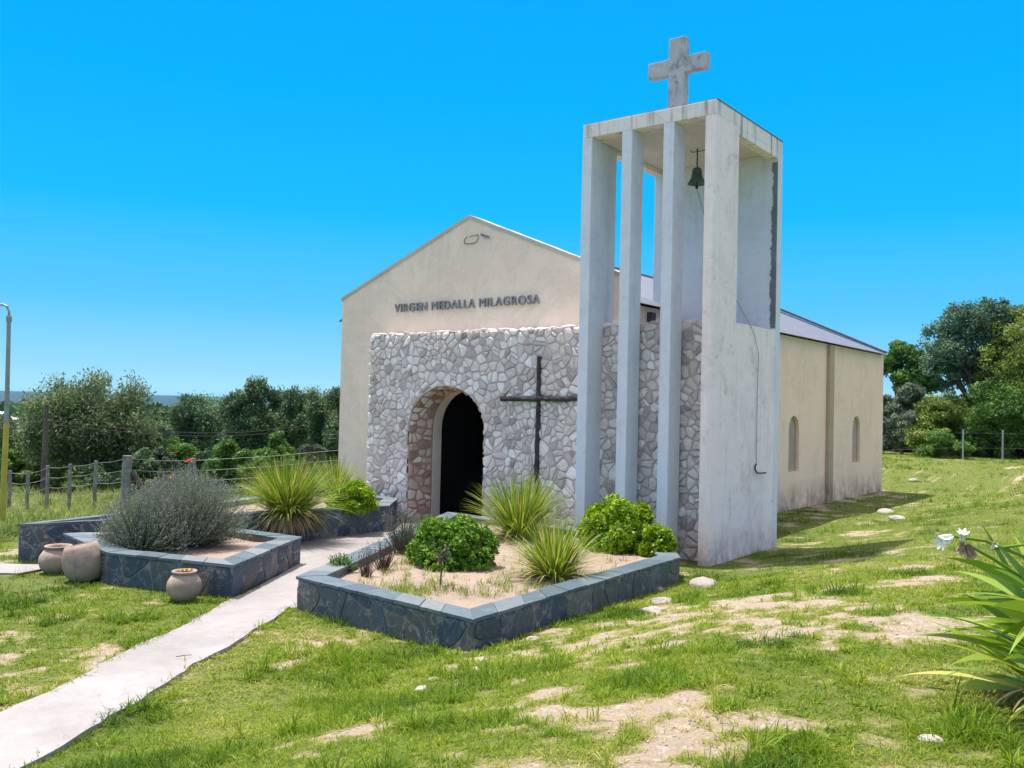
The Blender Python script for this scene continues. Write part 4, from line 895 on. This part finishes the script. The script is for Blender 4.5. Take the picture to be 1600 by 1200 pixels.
# ------------------------------------------------------------------ lawn
blocks = [[(-8.44, 7.03), (-5.62, 6.84), (-5.85, 11.6), (-6.9, 12.95), (-11.5, 13.15)], [(-9.51, 6.89), (-10.79, 9.0), (-12.28, 8.85), (-12.98, 6.56), (-11.41, 6.34)],
          [(-14.04, 6.4), (-12.44, 10.39), (-12.42, 12.45), (-13.25, 13.55), (-15.6, 13.6), (-14.55, 9.6)], [(-8.67, 13.18), (-6.13, 13.18), (-6.13, 16.03), (-8.67, 16.03)],
          [(-15.8, 13.68), (-8.28, 13.68), (-8.28, 30.6), (-15.8, 30.6)], [(-9.35, 6.9), (-8.3, 7.05), (-11.5, 13.3), (-11.1, 13.72), (-13.2, 13.72), (-12.95, 10.5), (-12.9, 9.9), (-10.85, 9.05)]]
def lawn(name, d0, d1, dens, L, W, seed, mat, label, kill=.82, ang=(-.72, .95), seg=2, per=8, spread=1.0):
    r = np.random.default_rng(seed); area = (ang[1]-ang[0])*(d1*d1-d0*d0)/2; n = int(area*dens)
    d = np.sqrt(r.uniform(d0*d0, d1*d1, n)); a = r.uniform(ang[0], ang[1], n); fx, fy = -math.sin(YAW), math.cos(YAW)
    X = d*(fx*np.cos(a)+fy*np.sin(a)); Y = d*(fy*np.cos(a)-fx*np.sin(a))
    # clump
    nt_ = max(1, n//per); ti_ = r.integers(0, nt_, n); sg = (.012+W*1.2)*spread; ox, oy = r.normal(0, sg, n), r.normal(0, sg, n); X = X[:nt_][ti_]+ox; Y = Y[:nt_][ti_]+oy; tuft = r.uniform(0, 1, nt_)[ti_]; thgt = r.beta(2, 4, nt_)[ti_]
    b_ = bare(X, Y); tall = sst(.5, .68, fbm(X/.55, Y/.55, 77, 3))
    keep = tuft > b_*kill+(1-tall)*.18
    keep &= ~(seg_d(X, Y, PATH_A, PATH_B) < PATH_W/2-.01-.06*r.uniform(0, 1, n)**3)
    for P in blocks: keep &= ~inpoly(X, Y, P)
    keep &= ~((X < -13.1) & (seg_d(X, Y, (-12.95, 6.2), (-15.2, 5.35)) < .36)); keep &= ~((X > -8.3) & (X < -7.8-.3*fbm(Y, X, 3, 2)) & (Y > 16) & (Y < 31) & (r.uniform(0, 1, n) < .6))
    edge = np.exp(-np.maximum(seg_d(X, Y, PATH_A, PATH_B)-PATH_W/2, 0)/.09)
    X, Y, b_, tall, edge, ox, oy, thgt = X[keep], Y[keep], b_[keep], tall[keep], edge[keep], ox[keep], oy[keep], thgt[keep]; n = len(X)
    B = np.stack([X, Y, ground(X, Y)-.006], 1); ph = r.uniform(0, 6.28, n); ti = r.uniform(.1, .95, n); D = np.stack([np.cos(ph)*ti+ox/sg*.5, np.sin(ph)*ti+oy/sg*.5, np.ones(n)], 1)
    LL = L*(.55+1.4*thgt)*r.uniform(.5, 1.15, n)*(1-.45*b_)*(.62+.75*tall+.35*edge); R = np.clip(r.beta(2, 2.4, n)*.62+.55*b_-.22*tall+.10+.75*(fbm(X/.8+9, Y/.8, 55, 4)-.44), 0, 1)
    V, Fq, RR = straps(B, D, LL, W*r.uniform(.7, 1.4, n), .9, R, seg); o = npmesh(name, V, Fq, RR, L_[mat]); tag(o, label, 'grass', None, 'stuff'); print(name, n)
lawn('lawn_grass', 2.9, 7.5, 7500, .070, .0050, 1, 'grass', 'short patchy green lawn grass in the foreground')
lawn('lawn_grass', 7.5, 13, 3400, .075, .0075, 2, 'grass', 'short lawn grass around the planters and the tower foot')
lawn('lawn_grass', 13, 24, 900, .085, .014, 3, 'grass', 'lawn grass beside and behind the bell tower', seg=1)
lawn('lawn_grass', 24, 60, 130, .12, .035, 4, 'grass', 'distant lawn grass behind the chapel', seg=1, ang=(.05, .95))
lawn('lawn_weeds', 2.9, 13, 260, .13, .008, 6, 'grass', 'taller grass tufts scattered over the lawn', .6, seg=3, per=34, spread=1.4)
lawn('meadow_grass', 18.5, 40, 300, .34, .018, 5, 'meadow', 'long meadow grass beyond the wire fence', .2, (-.64, -.08))
# pebbles and clods on the worn patches
r = np.random.default_rng(91); n = 26000; d = np.sqrt(r.uniform(9, 300, n)); a = r.uniform(-.7, .9, n); fx, fy = -math.sin(YAW), math.cos(YAW)
X = d*(fx*np.cos(a)+fy*np.sin(a)); Y = d*(fy*np.cos(a)-fx*np.sin(a)); k_ = (bare(X, Y) > .3)
for P in blocks: k_ &= ~inpoly(X, Y, P)
k_ &= seg_d(X, Y, PATH_A, PATH_B) > PATH_W/2+.02; X, Y = X[k_], Y[k_]; n = len(X); sz = .005+.022*r.beta(1.1, 7, n); Z = ground(X, Y)+sz*.2
oc6 = np.array([[1, 0, 0], [0, 1, 0], [-1, 0, 0], [0, -1, 0], [0, 0, .7], [0, 0, -.7]]); V = (oc6[None]*r.uniform(.55, 1.25, (n, 6, 1)))*sz[:, None, None]; th_ = r.uniform(0, 6.28, n)
V = np.stack([V[..., 0]*np.cos(th_)[:, None]-V[..., 1]*np.sin(th_)[:, None], V[..., 0]*np.sin(th_)[:, None]+V[..., 1]*np.cos(th_)[:, None], V[..., 2]], -1)+np.stack([X, Y, Z], 1)[:, None]
ft = np.array([[0, 1, 4], [1, 2, 4], [2, 3, 4], [3, 0, 4], [1, 0, 5], [2, 1, 5], [3, 2, 5], [0, 3, 5]])
tag(npmesh('pebbles', V.reshape(-1, 3), (np.arange(n)[:, None, None]*6+ft[None]).reshape(-1, 3), np.repeat(r.uniform(0, 1, n), 6), M['rock']), 'pebbles and dry clods on the worn patches of lawn', 'pebbles', None, 'stuff')
# ------------------------------------------------------------------ big strap-leaved lily at the right edge
lc = hit(1668, 1112); lc.z = gz(lc.x, lc.y)
lily = thing('lily_plant', lc, 'strap-leaved white flowering lily plant at the right edge of the lawn', 'lily plant')
keep = rng; rng = np.random.default_rng(5); n = 130
a = rng.uniform(0, 6.283, n); ti = .35+rng.beta(2.2, 1.3, n)*1.2; hh = rng.uniform(.0, .85, n)
B = np.stack([lc.x+.09*np.cos(a), lc.y+.09*np.sin(a), lc.z+hh*.75], 1); D = np.stack([np.cos(a)*np.sin(ti), np.sin(a)*np.sin(ti), np.cos(ti)], 1)
V, Fq, R = straps(B, D, rng.uniform(.55, .90, n), rng.uniform(.045, .072, n), .15+ti*.38, np.clip(rng.beta(2, 1.7, n), 0, 1), 10, twist=.75); npmesh('leaf', V, Fq, R, L_['lily'], lily, True)
n = 14; a = rng.uniform(0, 6.283, n); B = np.stack([lc.x+.1*np.cos(a), lc.y+.1*np.sin(a), np.full(n, lc.z+.1)], 1); D = np.stack([np.cos(a), np.sin(a), np.full(n, .3)], 1)
V, Fq, R = straps(B, D, rng.uniform(.25, .5, n), .03, 2.2, rng.uniform(0, 1, n), 6); npmesh('dead_leaf', V, Fq, R, L_['tussdry'], lily); rng = keep
mb = MB(); mb.tube([(lc.x, lc.y, lc.z-.05), (lc.x, lc.y, lc.z+.62)], [.08, .05], 9); mb.build('stem', M['bark'], lily)
d_l = (lc.dot(CF))-.1
def lpx(px, py, d=d_l): return at_depth(px, py, d)
stk = MB(); root = Vector((lc.x, lc.y, lc.z+.5))
for pts_ in ([(1600, 905), (1550, 872), (1510, 850)], [(1600, 870), (1540, 845), (1490, 838)], [(1605, 850), (1570, 855), (1548, 858)]):
    P_ = [root]+[lpx(*q) for q in pts_]; stk.tube(P_, [.016]+[.011]*(len(P_)-2)+[.007], 7)
stk.build('flower_stalk', L_['lily'], lily)
def trumpet(c, d, L, mat, name):
    c = Vector(c); d = Vector(d).normalized(); a = d.cross(Vector((0, 0, 1))).normalized(); b_ = d.cross(a); mb = MB()
    for i in range(6):
        t = 6.283*i/6; o = a*math.cos(t)+b_*math.sin(t); s_ = a*-math.sin(t)+b_*math.cos(t); vs = []; K = 7
        for k in range(K+1):
            u = k/K; rad_ = L*(.06+.12*u+.26*u**3); w_ = L*.21*math.sin(math.pi*min(.97, .12+u*.88))**.7; q = c+d*L*(u*(1-.12*u*u))+o*rad_; vs += [q-s_*w_, q+s_*w_]
        mb.add(vs, [(2*k, 2*k+1, 2*k+3, 2*k+2) for k in range(K)])
    return mb.build(name, mat, lily, True)
up = Vector((0, 0, 1))
trumpet(lpx(1488, 838), -CR*1.0-up*.35+CF*-.2, .115, M['petalwhite'], 'flower'); trumpet(lpx(1503, 846), -CR*.1+up*.9-CF*.4, .08, M['petalwhite'], 'flower')
trumpet(lpx(1503, 846), -up*1.0-CR*.1, .09, M['petalbrown'], 'withered_flower'); trumpet(lpx(1512, 850), -up*1.0+CR*.35, .10, M['petalbrown'], 'withered_flower'); trumpet(lpx(1548, 858), up*.4+CR*.2-CF*.3, .05, M['petalwhite'], 'flower')
# ------------------------------------------------------------------ trees
def tree(name, px0, px1, pyt, pyb, depth, mat, label, n=16000, leaf=.15, seed=1, blobs=14, droop=0., trunk=True, cat='tree', rag=1.05, airy=1.0, group=None, lowf=.12, aspect=.55):
    r = np.random.default_rng(seed); rr = random.Random(seed); k = depth/F_PX
    top = at_depth((px0+px1)/2, pyt, depth); bs = at_depth((px0+px1)/2, pyb, depth); W = (px1-px0)*k; x, y = bs.x, bs.y
    z0 = gz(x, y); zt = top.z; H = zt-z0
    t = thing(name, (x, y, z0), label, cat, group or (('trees and scrub beyond the left fence' if px0 < 700 else 'trees and scrub beyond the right lawn')))
    zc0 = z0+H*lowf                                                   # underside of the crown
    C = []; Rb = []
    for i in range(blobs):
        for _ in range(40):
            u = r.uniform(-1, 1, 3); 
            if np.linalg.norm(u[:2]) < 1: break
        rb_ = r.uniform(.20, .34)*(1.0 if i else 1.2)
        zz = ((u[2]+1)/2)**(.62 if trunk else 1.15); hx = W/2*(1-rb_*.8)*u[0]*1.05; hy = W/2*(1-rb_)*u[1]*max(aspect, .8);  dome = math.sqrt(max(0.02, 1-abs(u[0])**3*.8))
        C.append((hx, hy, zc0-z0+(zt-zc0)*(rb_*.5+(1-rb_*1.1)*zz*dome))); Rb.append(rb_)
    C[0] = (r.uniform(-.15, .15)*W/2, 0, H-Rb[0]*(zt-zc0)*.5); C = np.array(C); Rb = np.array(Rb)
    # sub-clumps on every blob, leaves round every sub-clump
    sub = 16; m = blobs*sub; v = unit(r.normal(0, 1, (m, 3))); bi = np.repeat(np.arange(blobs), sub); sc_ = np.array([W*.5, W*.5, (zt-zc0)*.5])
    SC = C[bi]+v*(Rb[bi]*r.uniform(.55, rag, m))[:, None]*sc_*np.array([1, 1, .95]); sr = r.uniform(.055, .115, m)*W*airy**.5
    per = n//m; S = np.repeat(SC, per, 0); q = unit(r.normal(0, 1, (m*per, 3)))*(r.uniform(0, 1, m*per)**.45)[:, None]*np.repeat(sr, per)[:, None]
    q[:, 2] *= (.75+droop*1.5); P = S+q; P[:, 2] -= droop*np.abs(r.normal(0, .10, m*per))*H
    P[:, 2] = np.clip(P[:, 2], .03*H, None); A = r.normal(0, 1, (m*per, 3))+np.array([0, 0, -2.2*droop]); Nn = unit(q)+r.normal(0, .5, (m*per, 3))+np.array([0, 0, .4])
    R = np.clip(np.repeat(r.beta(2, 2, m), per)*.6+.4*r.uniform(0, 1, m*per), 0, 1); sz = leaf*r.uniform(.6, 1.35, m*per)
    V, Fq, R = leaves(P+np.array([x, y, z0]), A, Nn, sz, sz*(.5 if not droop else .36), R)
    npmesh('crown', V, Fq, R, mat, t)
    tb = MB(); hT = H*(.30 if trunk else .12); r0 = max(.05, W*.030)
    tb.tube([(x, y, z0-.3), (x+.02*W, y, z0+hT*.5), (x, y, z0+hT)], [r0*1.3, r0, r0*.85], 9)
    for i in range(blobs):
        e = Vector((x, y, z0))+Vector(C[i]); s0 = Vector((x, y, z0+hT*rr.uniform(.6, 1))); md = s0.lerp(e, .5)+Vector((rr.uniform(-.05, .05)*W, rr.uniform(-.05, .05)*W, .05*H))
        tb.tube([s0, md, e], [r0*.55, r0*.32, r0*.10], 6)
        for j in range(5):
            g_ = Vector((x, y, z0))+Vector(SC[i*sub+j]); tb.tube([md.lerp(e, .7), md.lerp(e, .7).lerp(g_, .6)+Vector((0, 0, .02*H)), g_], [r0*.16, r0*.1, r0*.04], 4)
    tb.build('trunk', M['bark'], t)
    return t
T = tree
T('willow_tree', 25, 262, 588, 775, 33, L_['willow'], 'broad drooping grey-green willow-like tree beyond the fence at left', 60000, .14, 1, 30, .35, rag=1.25, lowf=.04)
T('tree', -60, 62, 650, 775, 36, L_['willow'], 'smaller drooping tree at the left edge behind the lamp post', 16000, .15, 2, 12, .3)
T('tree', -40, 50, 702, 775, 31, L_['green'], 'low leafy dark green tree behind the lamp post', 12000, .14, 3, 9, 0, lowf=.03)
T('tree', 222, 352, 617, 745, 48, L_['dark'], 'broad deep green tree between the willow and the tallest dark tree', 30000, .17, 4, 22, .2, lowf=.02)
T('tree', 335, 448, 588, 750, 38, L_['dark'], 'tallest dark tree at left of the chapel', 30000, .15, 5, 20, .15, lowf=.02)
T('tree', 395, 515, 606, 755, 41, L_['dark'], 'dark tree right beside the tallest left tree', 22000, .16, 6, 14, .15, lowf=.05)
T('tree', 462, 590, 604, 755, 37, L_['dark'], 'dark tree half hidden by the left chapel corner', 22000, .16, 7, 14, .15, lowf=.05)
T('tree', 560, 700, 600, 760, 42, L_['green'], 'green tree standing behind the chapel', 12000, .22, 8, 12)
T('tree', 200, 300, 640, 745, 58, L_['dark'], 'distant dark tree showing above the gap right of the willow', 9000, .26, 9, 10)
T('shrub', 215, 330, 680, 770, 31, L_['green'], 'bright green shrub beyond the fence behind the roses', 14000, .11, 10, 10, 0, False, 'shrub', lowf=.02)
T('shrub', 300, 410, 690, 775, 27, L_['green'], 'wide leafy green shrub behind the big grass clump', 14000, .10, 11, 10, 0, False, 'shrub', lowf=.02)
T('shrub', 440, 530, 690, 772, 24, L_['greyg'], 'pale grey-green shrub beside the left chapel corner', 12000, .09, 12, 9, 0, False, 'shrub', lowf=.02)
T('shrub', 228, 282, 660, 740, 30, L_['greyg'], 'small grey shrub at the foot of the willow', 6000, .10, 13, 6, 0, False, 'shrub', lowf=.02)
T('shrub', 90, 190, 728, 778, 30.5, L_['dark'], 'low dark shrub under the willow', 7000, .11, 14, 8, 0, False, 'shrub', lowf=.02)
T('shrub', 10, 100, 725, 778, 31.5, L_['olive'], 'low olive shrub under the willow near the lamp post', 7000, .11, 15, 8, 0, False, 'shrub', lowf=.02)
# right side
T('tree', 1352, 1462, 536, 722, 58, L_['green'], 'round crowned bright green tree behind the chapel eave', 26000, .26, 21, 16, lowf=.45)
T('tree', 1370, 1462, 596, 722, 50, L_['greyg'], 'grey-green tree under the round crowned tree', 20000, .20, 22, 12, lowf=.1)
T('tree', 1440, 1620, 466, 718, 46, L_['bluegreen'], 'tall feathery blue-green tree at the right', 46000, .15, 73, 36, 0, airy=.55, rag=1.55, lowf=.32)
T('tree', 1540, 1730, 452, 722, 43, L_['olive'], 'tall olive green tree cut by the right edge', 40000, .16, 24, 28, airy=.7, rag=1.4, lowf=.12)
T('tree', 1480, 1660, 578, 722, 44, L_['green'], 'lower leafy tree between the two tall right trees', 24000, .17, 25, 14, lowf=.05)
T('tree', 1440, 1540, 618, 722, 52, L_['dark'], 'dark tree in the shade under the sky gap', 20000, .2, 26, 12, lowf=.05)
T('tree', 1680, 1900, 440, 740, 40, L_['dark'], 'big tree outside the lawn at far right', 20000, .22, 27, 18, lowf=.05)
T('tree', 1860, 2080, 500, 740, 42, L_['green'], 'second tree outside the lawn beyond the far right one', 14000, .24, 101, 16, lowf=.03)
T('tree', 2040, 2300, 470, 760, 44, L_['olive'], 'third tree outside the lawn beyond the far right one', 14000, .26, 102, 16, lowf=.03)
T('shrub', 1505, 1640, 598, 726, 42.5, L_['green'], 'high bright green thicket hiding the trunk of the feathery tree', 34000, .12, 111, 22, 0, False, 'shrub', rag=1.3, lowf=.0)
T('shrub', 1430, 1535, 612, 726, 44.5, L_['olive'], 'high yellow-green thicket under the gap of sky', 26000, .12, 112, 18, 0, False, 'shrub', rag=1.3, lowf=.0)
T('shrub', 1362, 1452, 640, 726, 44, L_['greyg'], 'grey bush at the lawn edge next to the chapel rear corner', 16000, .12, 28, 8, 0, False, 'shrub', lowf=.02)
T('shrub', 1400, 1520, 622, 726, 43, L_['olive'], 'tall yellow-olive bush left of the pale fence post', 24000, .12, 29, 10, 0, False, 'shrub', lowf=.02)
T('shrub', 1432, 1518, 672, 728, 41, L_['green'], 'low green bush at the lawn edge below the olive bush', 12000, .11, 30, 7, 0, False, 'shrub', lowf=.02)
T('shrub', 1500, 1590, 652, 724, 45, L_['olive'], 'olive bush between the two pale fence posts', 14000, .13, 31, 8, 0, False, 'shrub', lowf=.02)
T('shrub', 1560, 1680, 655, 724, 43, L_['greyg'], 'grey bush right of the second pale fence post', 16000, .13, 32, 8, 0, False, 'shrub', lowf=.02)
T('tree', 226, 402, 619, 750, 60, L_['green'], 'dark tree filling the gap behind the mid green tree', 26000, .22, 41, 24, .1, lowf=.02)
T('tree', 300, 440, 610, 750, 52, L_['dark'], 'leafy tree in the gap left of the tallest dark tree', 26000, .18, 42, 22, .15, lowf=.02)
T('tree', 385, 580, 609, 752, 46, L_['willow'], 'wide green tree in the row behind the dark left trees', 36000, .16, 43, 26, .15, lowf=.02)
T('tree', 20, 120, 640, 775, 44, L_['green'], 'green tree peeping out between the lamp post and the willow', 14000, .2, 44, 12, lowf=.02)
T('shrub', 330, 470, 700, 765, 33, L_['green'], 'long low hedge of green scrub under the dark left trees', 14000, .13, 45, 12, 0, False, 'shrub', lowf=.02)
T('tree', 1440, 1600, 640, 722, 56, L_['green'], 'deep green tree in the back row under the feathery tree', 20000, .2, 46, 16, lowf=.02)
T('tree', 1370, 1480, 640, 722, 57, L_['dark'], 'dark bushy tree in the back row by the chapel rear corner', 14000, .2, 47, 12, lowf=.02)
T('shrub', 170, 260, 700, 772, 29, L_['dark'], 'dark scrub at the right foot of the willow behind the corner post', 9000, .11, 48, 9, 0, False, 'shrub', lowf=.02)
T('shrub', 395, 475, 676, 765, 31, L_['green'], 'tall green scrub behind the big grass clump', 10000, .12, 49, 9, 0, False, 'shrub', lowf=.02)
for i_, (a_, b_, t_, m_, lb_) in enumerate([(-30, 60, 722, 'dark', 'lowest dark scrub clump behind the lamp post'), (50, 130, 716, 'green', 'green scrub clump at the left foot of the willow'), (120, 215, 712, 'dark', 'dark scrub clump under the middle of the willow'), (205, 300, 706, 'green', 'green scrub clump between willow and rose bush'), (285, 390, 700, 'dark', 'dark scrub clump behind the rose bush'), (375, 470, 704, 'olive', 'olive scrub clump behind the arching grass'), (455, 560, 700, 'green', 'green scrub clump by the chapel corner foot')]):
    T('shrub', a_, b_, t_, 770, 37, L_[m_], lb_, 11000, .13, 60+i_, 11, 0, False, 'shrub', lowf=.0)
for i_, (a_, b_, t_, m_, lb_) in enumerate([(1368, 1440, 672, 'dark', 'dark underbrush right behind the chapel rear corner'), (1425, 1515, 664, 'green', 'green underbrush behind the first pale fence post'), (1490, 1570, 668, 'dark', 'dark underbrush between the pale fence posts'), (1550, 1660, 664, 'green', 'green underbrush right of the last pale fence post')]):
    T('shrub', a_, b_, t_, 724, 47, L_[m_], lb_, 14000, .14, 90+i_, 12, 0, False, 'shrub', lowf=.0)
# distant woods on the plain
r = np.random.default_rng(77); Cc = []
for i in range(2600):
    d = r.uniform(70, 900)**1.0; a = r.uniform(-.75, .2); x = d*(-math.sin(YAW)*math.cos(a)+math.cos(YAW)*math.sin(a)); y = d*(math.cos(YAW)*math.cos(a)+math.sin(YAW)*math.sin(a)); Cc.append((x, y, gz(x, y), d))
Cc = np.array(Cc); k = 60; P = np.repeat(Cc, k, 0); n = len(P); q = unit(r.normal(0, 1, (n, 3)))*np.array([2.8, 2.8, 2.0]); q[:, 2] += 2.0
sz = .8+P[:, 3]/700*1.2; V, Fq, R = leaves(P[:, :3]+q, r.normal(0, 1, (n, 3)), unit(q)+r.normal(0, .4, (n, 3)), sz, sz*.7, np.clip(np.repeat(r.uniform(0, 1, len(Cc)), k)*.7+.3*r.uniform(0, 1, n), 0, 1))
tag(npmesh('distant_woods', V, Fq, R, L_['dark']), 'far scrubby woodland on the low plain below the hills', 'woodland', None, 'stuff')
# ------------------------------------------------------------------ fences, poles, far house
fn = thing('wire_fence', (-23.2, 11.6, -3.0), 'wire fence with slim grey posts crossing the meadow at left', 'fence')
posts = [(16, 735), (44, 736), (75, 727), (110, 725), (150, 720)]; tops = []
for i, (px, py) in enumerate(posts):
    d = 23.6; tp = at_depth(px, py, d); mb = MB(); z0 = gz(tp.x, tp.y); mb.box(tp.x-.035, tp.x+.035, tp.y-.035, tp.y+.035, z0-.2, tp.z, .006); mb.build('post', M['postwood'], fn); tops.append(tp)
tp = at_depth(199, 712, 20.5); z0 = gz(tp.x, tp.y); mb = MB(); mb.tube([(tp.x-.04, tp.y, z0-.2), (tp.x-.01, tp.y, z0+.8), (tp.x, tp.y, tp.z)], [.115, .105, .095], 12, True, .03); mb.build('corner_post', M['postwood'], fn)
mb = MB(); mb.tube([(tp.x+.08, tp.y+.1, tp.z-.35), (tp.x+.55, tp.y+.5, z0)], [.06, .07], 8); mb.build('brace', M['wood'], fn); tops.append(tp)
tp2 = at_depth(301, 716, 22.5); z0 = gz(tp2.x, tp2.y); mb = MB(); mb.box(tp2.x-.06, tp2.x+.06, tp2.y-.06, tp2.y+.06, z0-.2, tp2.z, .01); mb.build('post', M['postwood'], fn); tops.append(tp2); tops.append(at_depth(528, 700, 24))
tops = [at_depth(-60, 738, 24)]+tops
for dz in (.06, .32, .58, .84):
    mb = MB(); P_ = []
    for a_, b_ in zip(tops[:-1], tops[1:]):
        for t_ in (0, .5): q = a_.lerp(b_, t_); P_.append((q.x, q.y, q.z-dz-(.03 if t_ else 0)))
    P_.append((tops[-1].x, tops[-1].y, tops[-1].z-dz)); mb.tube(P_, .005, 4); mb.build('wire', M['polegrey'], fn)
fr2 = thing('wire_fence', (-9, 42, -1.8), 'fence with pale concrete posts in front of the right hand bushes', 'fence'); tops = []
for px, py in ((1350, 676), (1505, 671), (1567, 672), (1640, 674)):
    tp = at_depth(px, py, 40.0); z0 = gz(tp.x, tp.y); mb = MB(); mb.box(tp.x-.035, tp.x+.035, tp.y-.035, tp.y+.035, z0-.2, tp.z, .008); mb.build('post', M['postconc'], fr2); tops.append(tp)
for dz in (.15, .8):
    mb = MB(); mb.tube([(q.x, q.y, q.z-dz) for q in tops], .0025, 4); mb.build('wire', M['postwood'], fr2)
lb = at_depth(3, 826, 20.6); z0 = gz(lb.x, lb.y); lp_ = thing('lamp_post', (lb.x, lb.y, z0), 'slim curved lamp post, yellow below and grey above, at the left edge', 'lamp post')
m1 = at_depth(10, 662, 20.6); m2 = at_depth(14, 500, 20.6)
mb = MB(); mb.tube([(lb.x, lb.y, z0-.1), (m1.x, m1.y, m1.z)], [.072, .058], 14); mb.build('lower_pole', M['poleyellow'], lp_)
mb = MB(); mb.tube([m1, m2], [.052, .042], 14); mb.lathe((m2.x, m2.y, m2.z-.05), [(.05, 0), (.06, .02), (.06, .12), (.04, .16)], 12); mb.build('upper_pole', M['polegrey'], lp_)
mb = MB(); mb.tube([m2, at_depth(14, 486, 20.6), at_depth(11, 479, 20.6), at_depth(5, 476, 20.6), at_depth(-6, 476, 20.6), at_depth(-30, 478, 20.6)], .026, 10); mb.build('arm', M['polegrey'], lp_)
hd = at_depth(-38, 479, 20.6); mb = MB(); mb.lathe((hd.x, hd.y, hd.z-.10), [(0, 0), (.10, .01), (.14, .05), (.12, .12), (.05, .16), (0, .17)], 16); mb.build('lamp_head', M['polegrey'], lp_, True)
ub = at_depth(68, 760, 29.5); ut = at_depth(73, 632, 29.5); z0 = gz(ub.x, ub.y); up_ = thing('utility_pole', (ub.x, ub.y, z0), 'leaning dark wooden utility pole in front of the willow-like tree', 'utility pole')
mb = MB(); mb.tube([(ub.x, ub.y, z0-.2), (ut.x, ut.y, ut.z)], [.105, .08], 10); mb.build('pole', M['wood'], up_)
mb = MB(); mb.tube([ut+CR*-.02+Vector((0, 0, -.5)), ut+CR*.12+Vector((0, 0, -.5))], .03, 6); mb.tube([ut+Vector((0, 0, -.25)), ut+CR*.12+Vector((0, 0, -.25))], .03, 6); mb.build('insulator', M['postconc'], up_)
for dy in (0, .12):
    mb = MB(); P_ = [at_depth(-200, 640, 36).lerp(ut+Vector((0, 0, -.5)), i/8)+Vector((0, 0, -.5*math.sin(math.pi*i/8)-dy)) for i in range(9)]; mb.tube(P_, .010, 4)
    e = at_depth(600, 640, 40); P_ = [(ut+Vector((0, 0, -.5))).lerp(e, i/10)+Vector((0, 0, -.7*math.sin(math.pi*i/10)-dy)) for i in range(11)]; mb.tube(P_, .010, 4); mb.build('wire', M['iron'], up_)
hc = at_depth(-2, 665, 70); z0 = gz(hc.x, hc.y); fh = thing('house', (hc.x, hc.y, z0), 'low white house with a pale roof far behind the lamp post', 'house')
def hp(a_, b_, z): q = hc+CR*a_+CF*b_; return (q.x, q.y, z)
zt = at_depth(0, 655, 70).z; zr = at_depth(0, 643, 70).z
mb = MB(); mb.add([hp(-5, -2, z0-2), hp(1.2, -2, z0-2), hp(1.2, 3, z0-2), hp(-5, 3, z0-2), hp(-5, -2, zt), hp(1.2, -2, zt), hp(1.2, 3, zt), hp(-5, 3, zt)], [(4, 5, 6, 7), (0, 1, 5, 4), (1, 2, 6, 5), (2, 3, 7, 6), (3, 0, 4, 7)]); mb.build('wall', M['pinkroof'], fh)
mb = MB(); mb.add([hp(-5.3, -2.3, zt+.01), hp(1.5, -2.3, zt+.01), hp(1.5, 3.3, zt+.01), hp(-5.3, 3.3, zt+.01), hp(-5.3, .5, zr), hp(.9, .5, zr)], [(0, 1, 5, 4), (2, 3, 4, 5), (1, 2, 5), (3, 0, 4)]); mb.build('roof', M['pinkroof'], fh)
mb = MB(); mb.add([hp(-3, -2.03, z0), hp(-2, -2.03, z0), hp(-2, -2.03, zt-.4), hp(-3, -2.03, zt-.4)], [(0, 1, 2, 3)]); mb.build('door', M['wood'], fh)

# ------------------------------------------------------------------ air
def hazebox(x0, x1, y0, y1, z0, z1, dens):
    mb = MB(); mb.box(x0, x1, y0, y1, z0, z1); m = bpy.data.materials.new('haze_air'); m.use_nodes = True; n = m.node_tree; n.nodes.clear()
    o = n.nodes.new('ShaderNodeOutputMaterial'); v = n.nodes.new('ShaderNodeVolumePrincipled'); v.inputs['Density'].default_value = dens
    v.inputs['Color'].default_value = (.22, .54, .84, 1); v.inputs['Anisotropy'].default_value = .2; n.links.new(v.outputs[0], o.inputs['Volume'])
    ob = mb.build('haze', m); tag(ob, kind='stuff'); return ob
zs_ = GZ.min(); hazebox(gx[0]-500, gx[-1]+500, gy[0]-500, gy[-1]+500, zs_-1, max(float(GZ.max()), 7.0)+3, 5e-5)
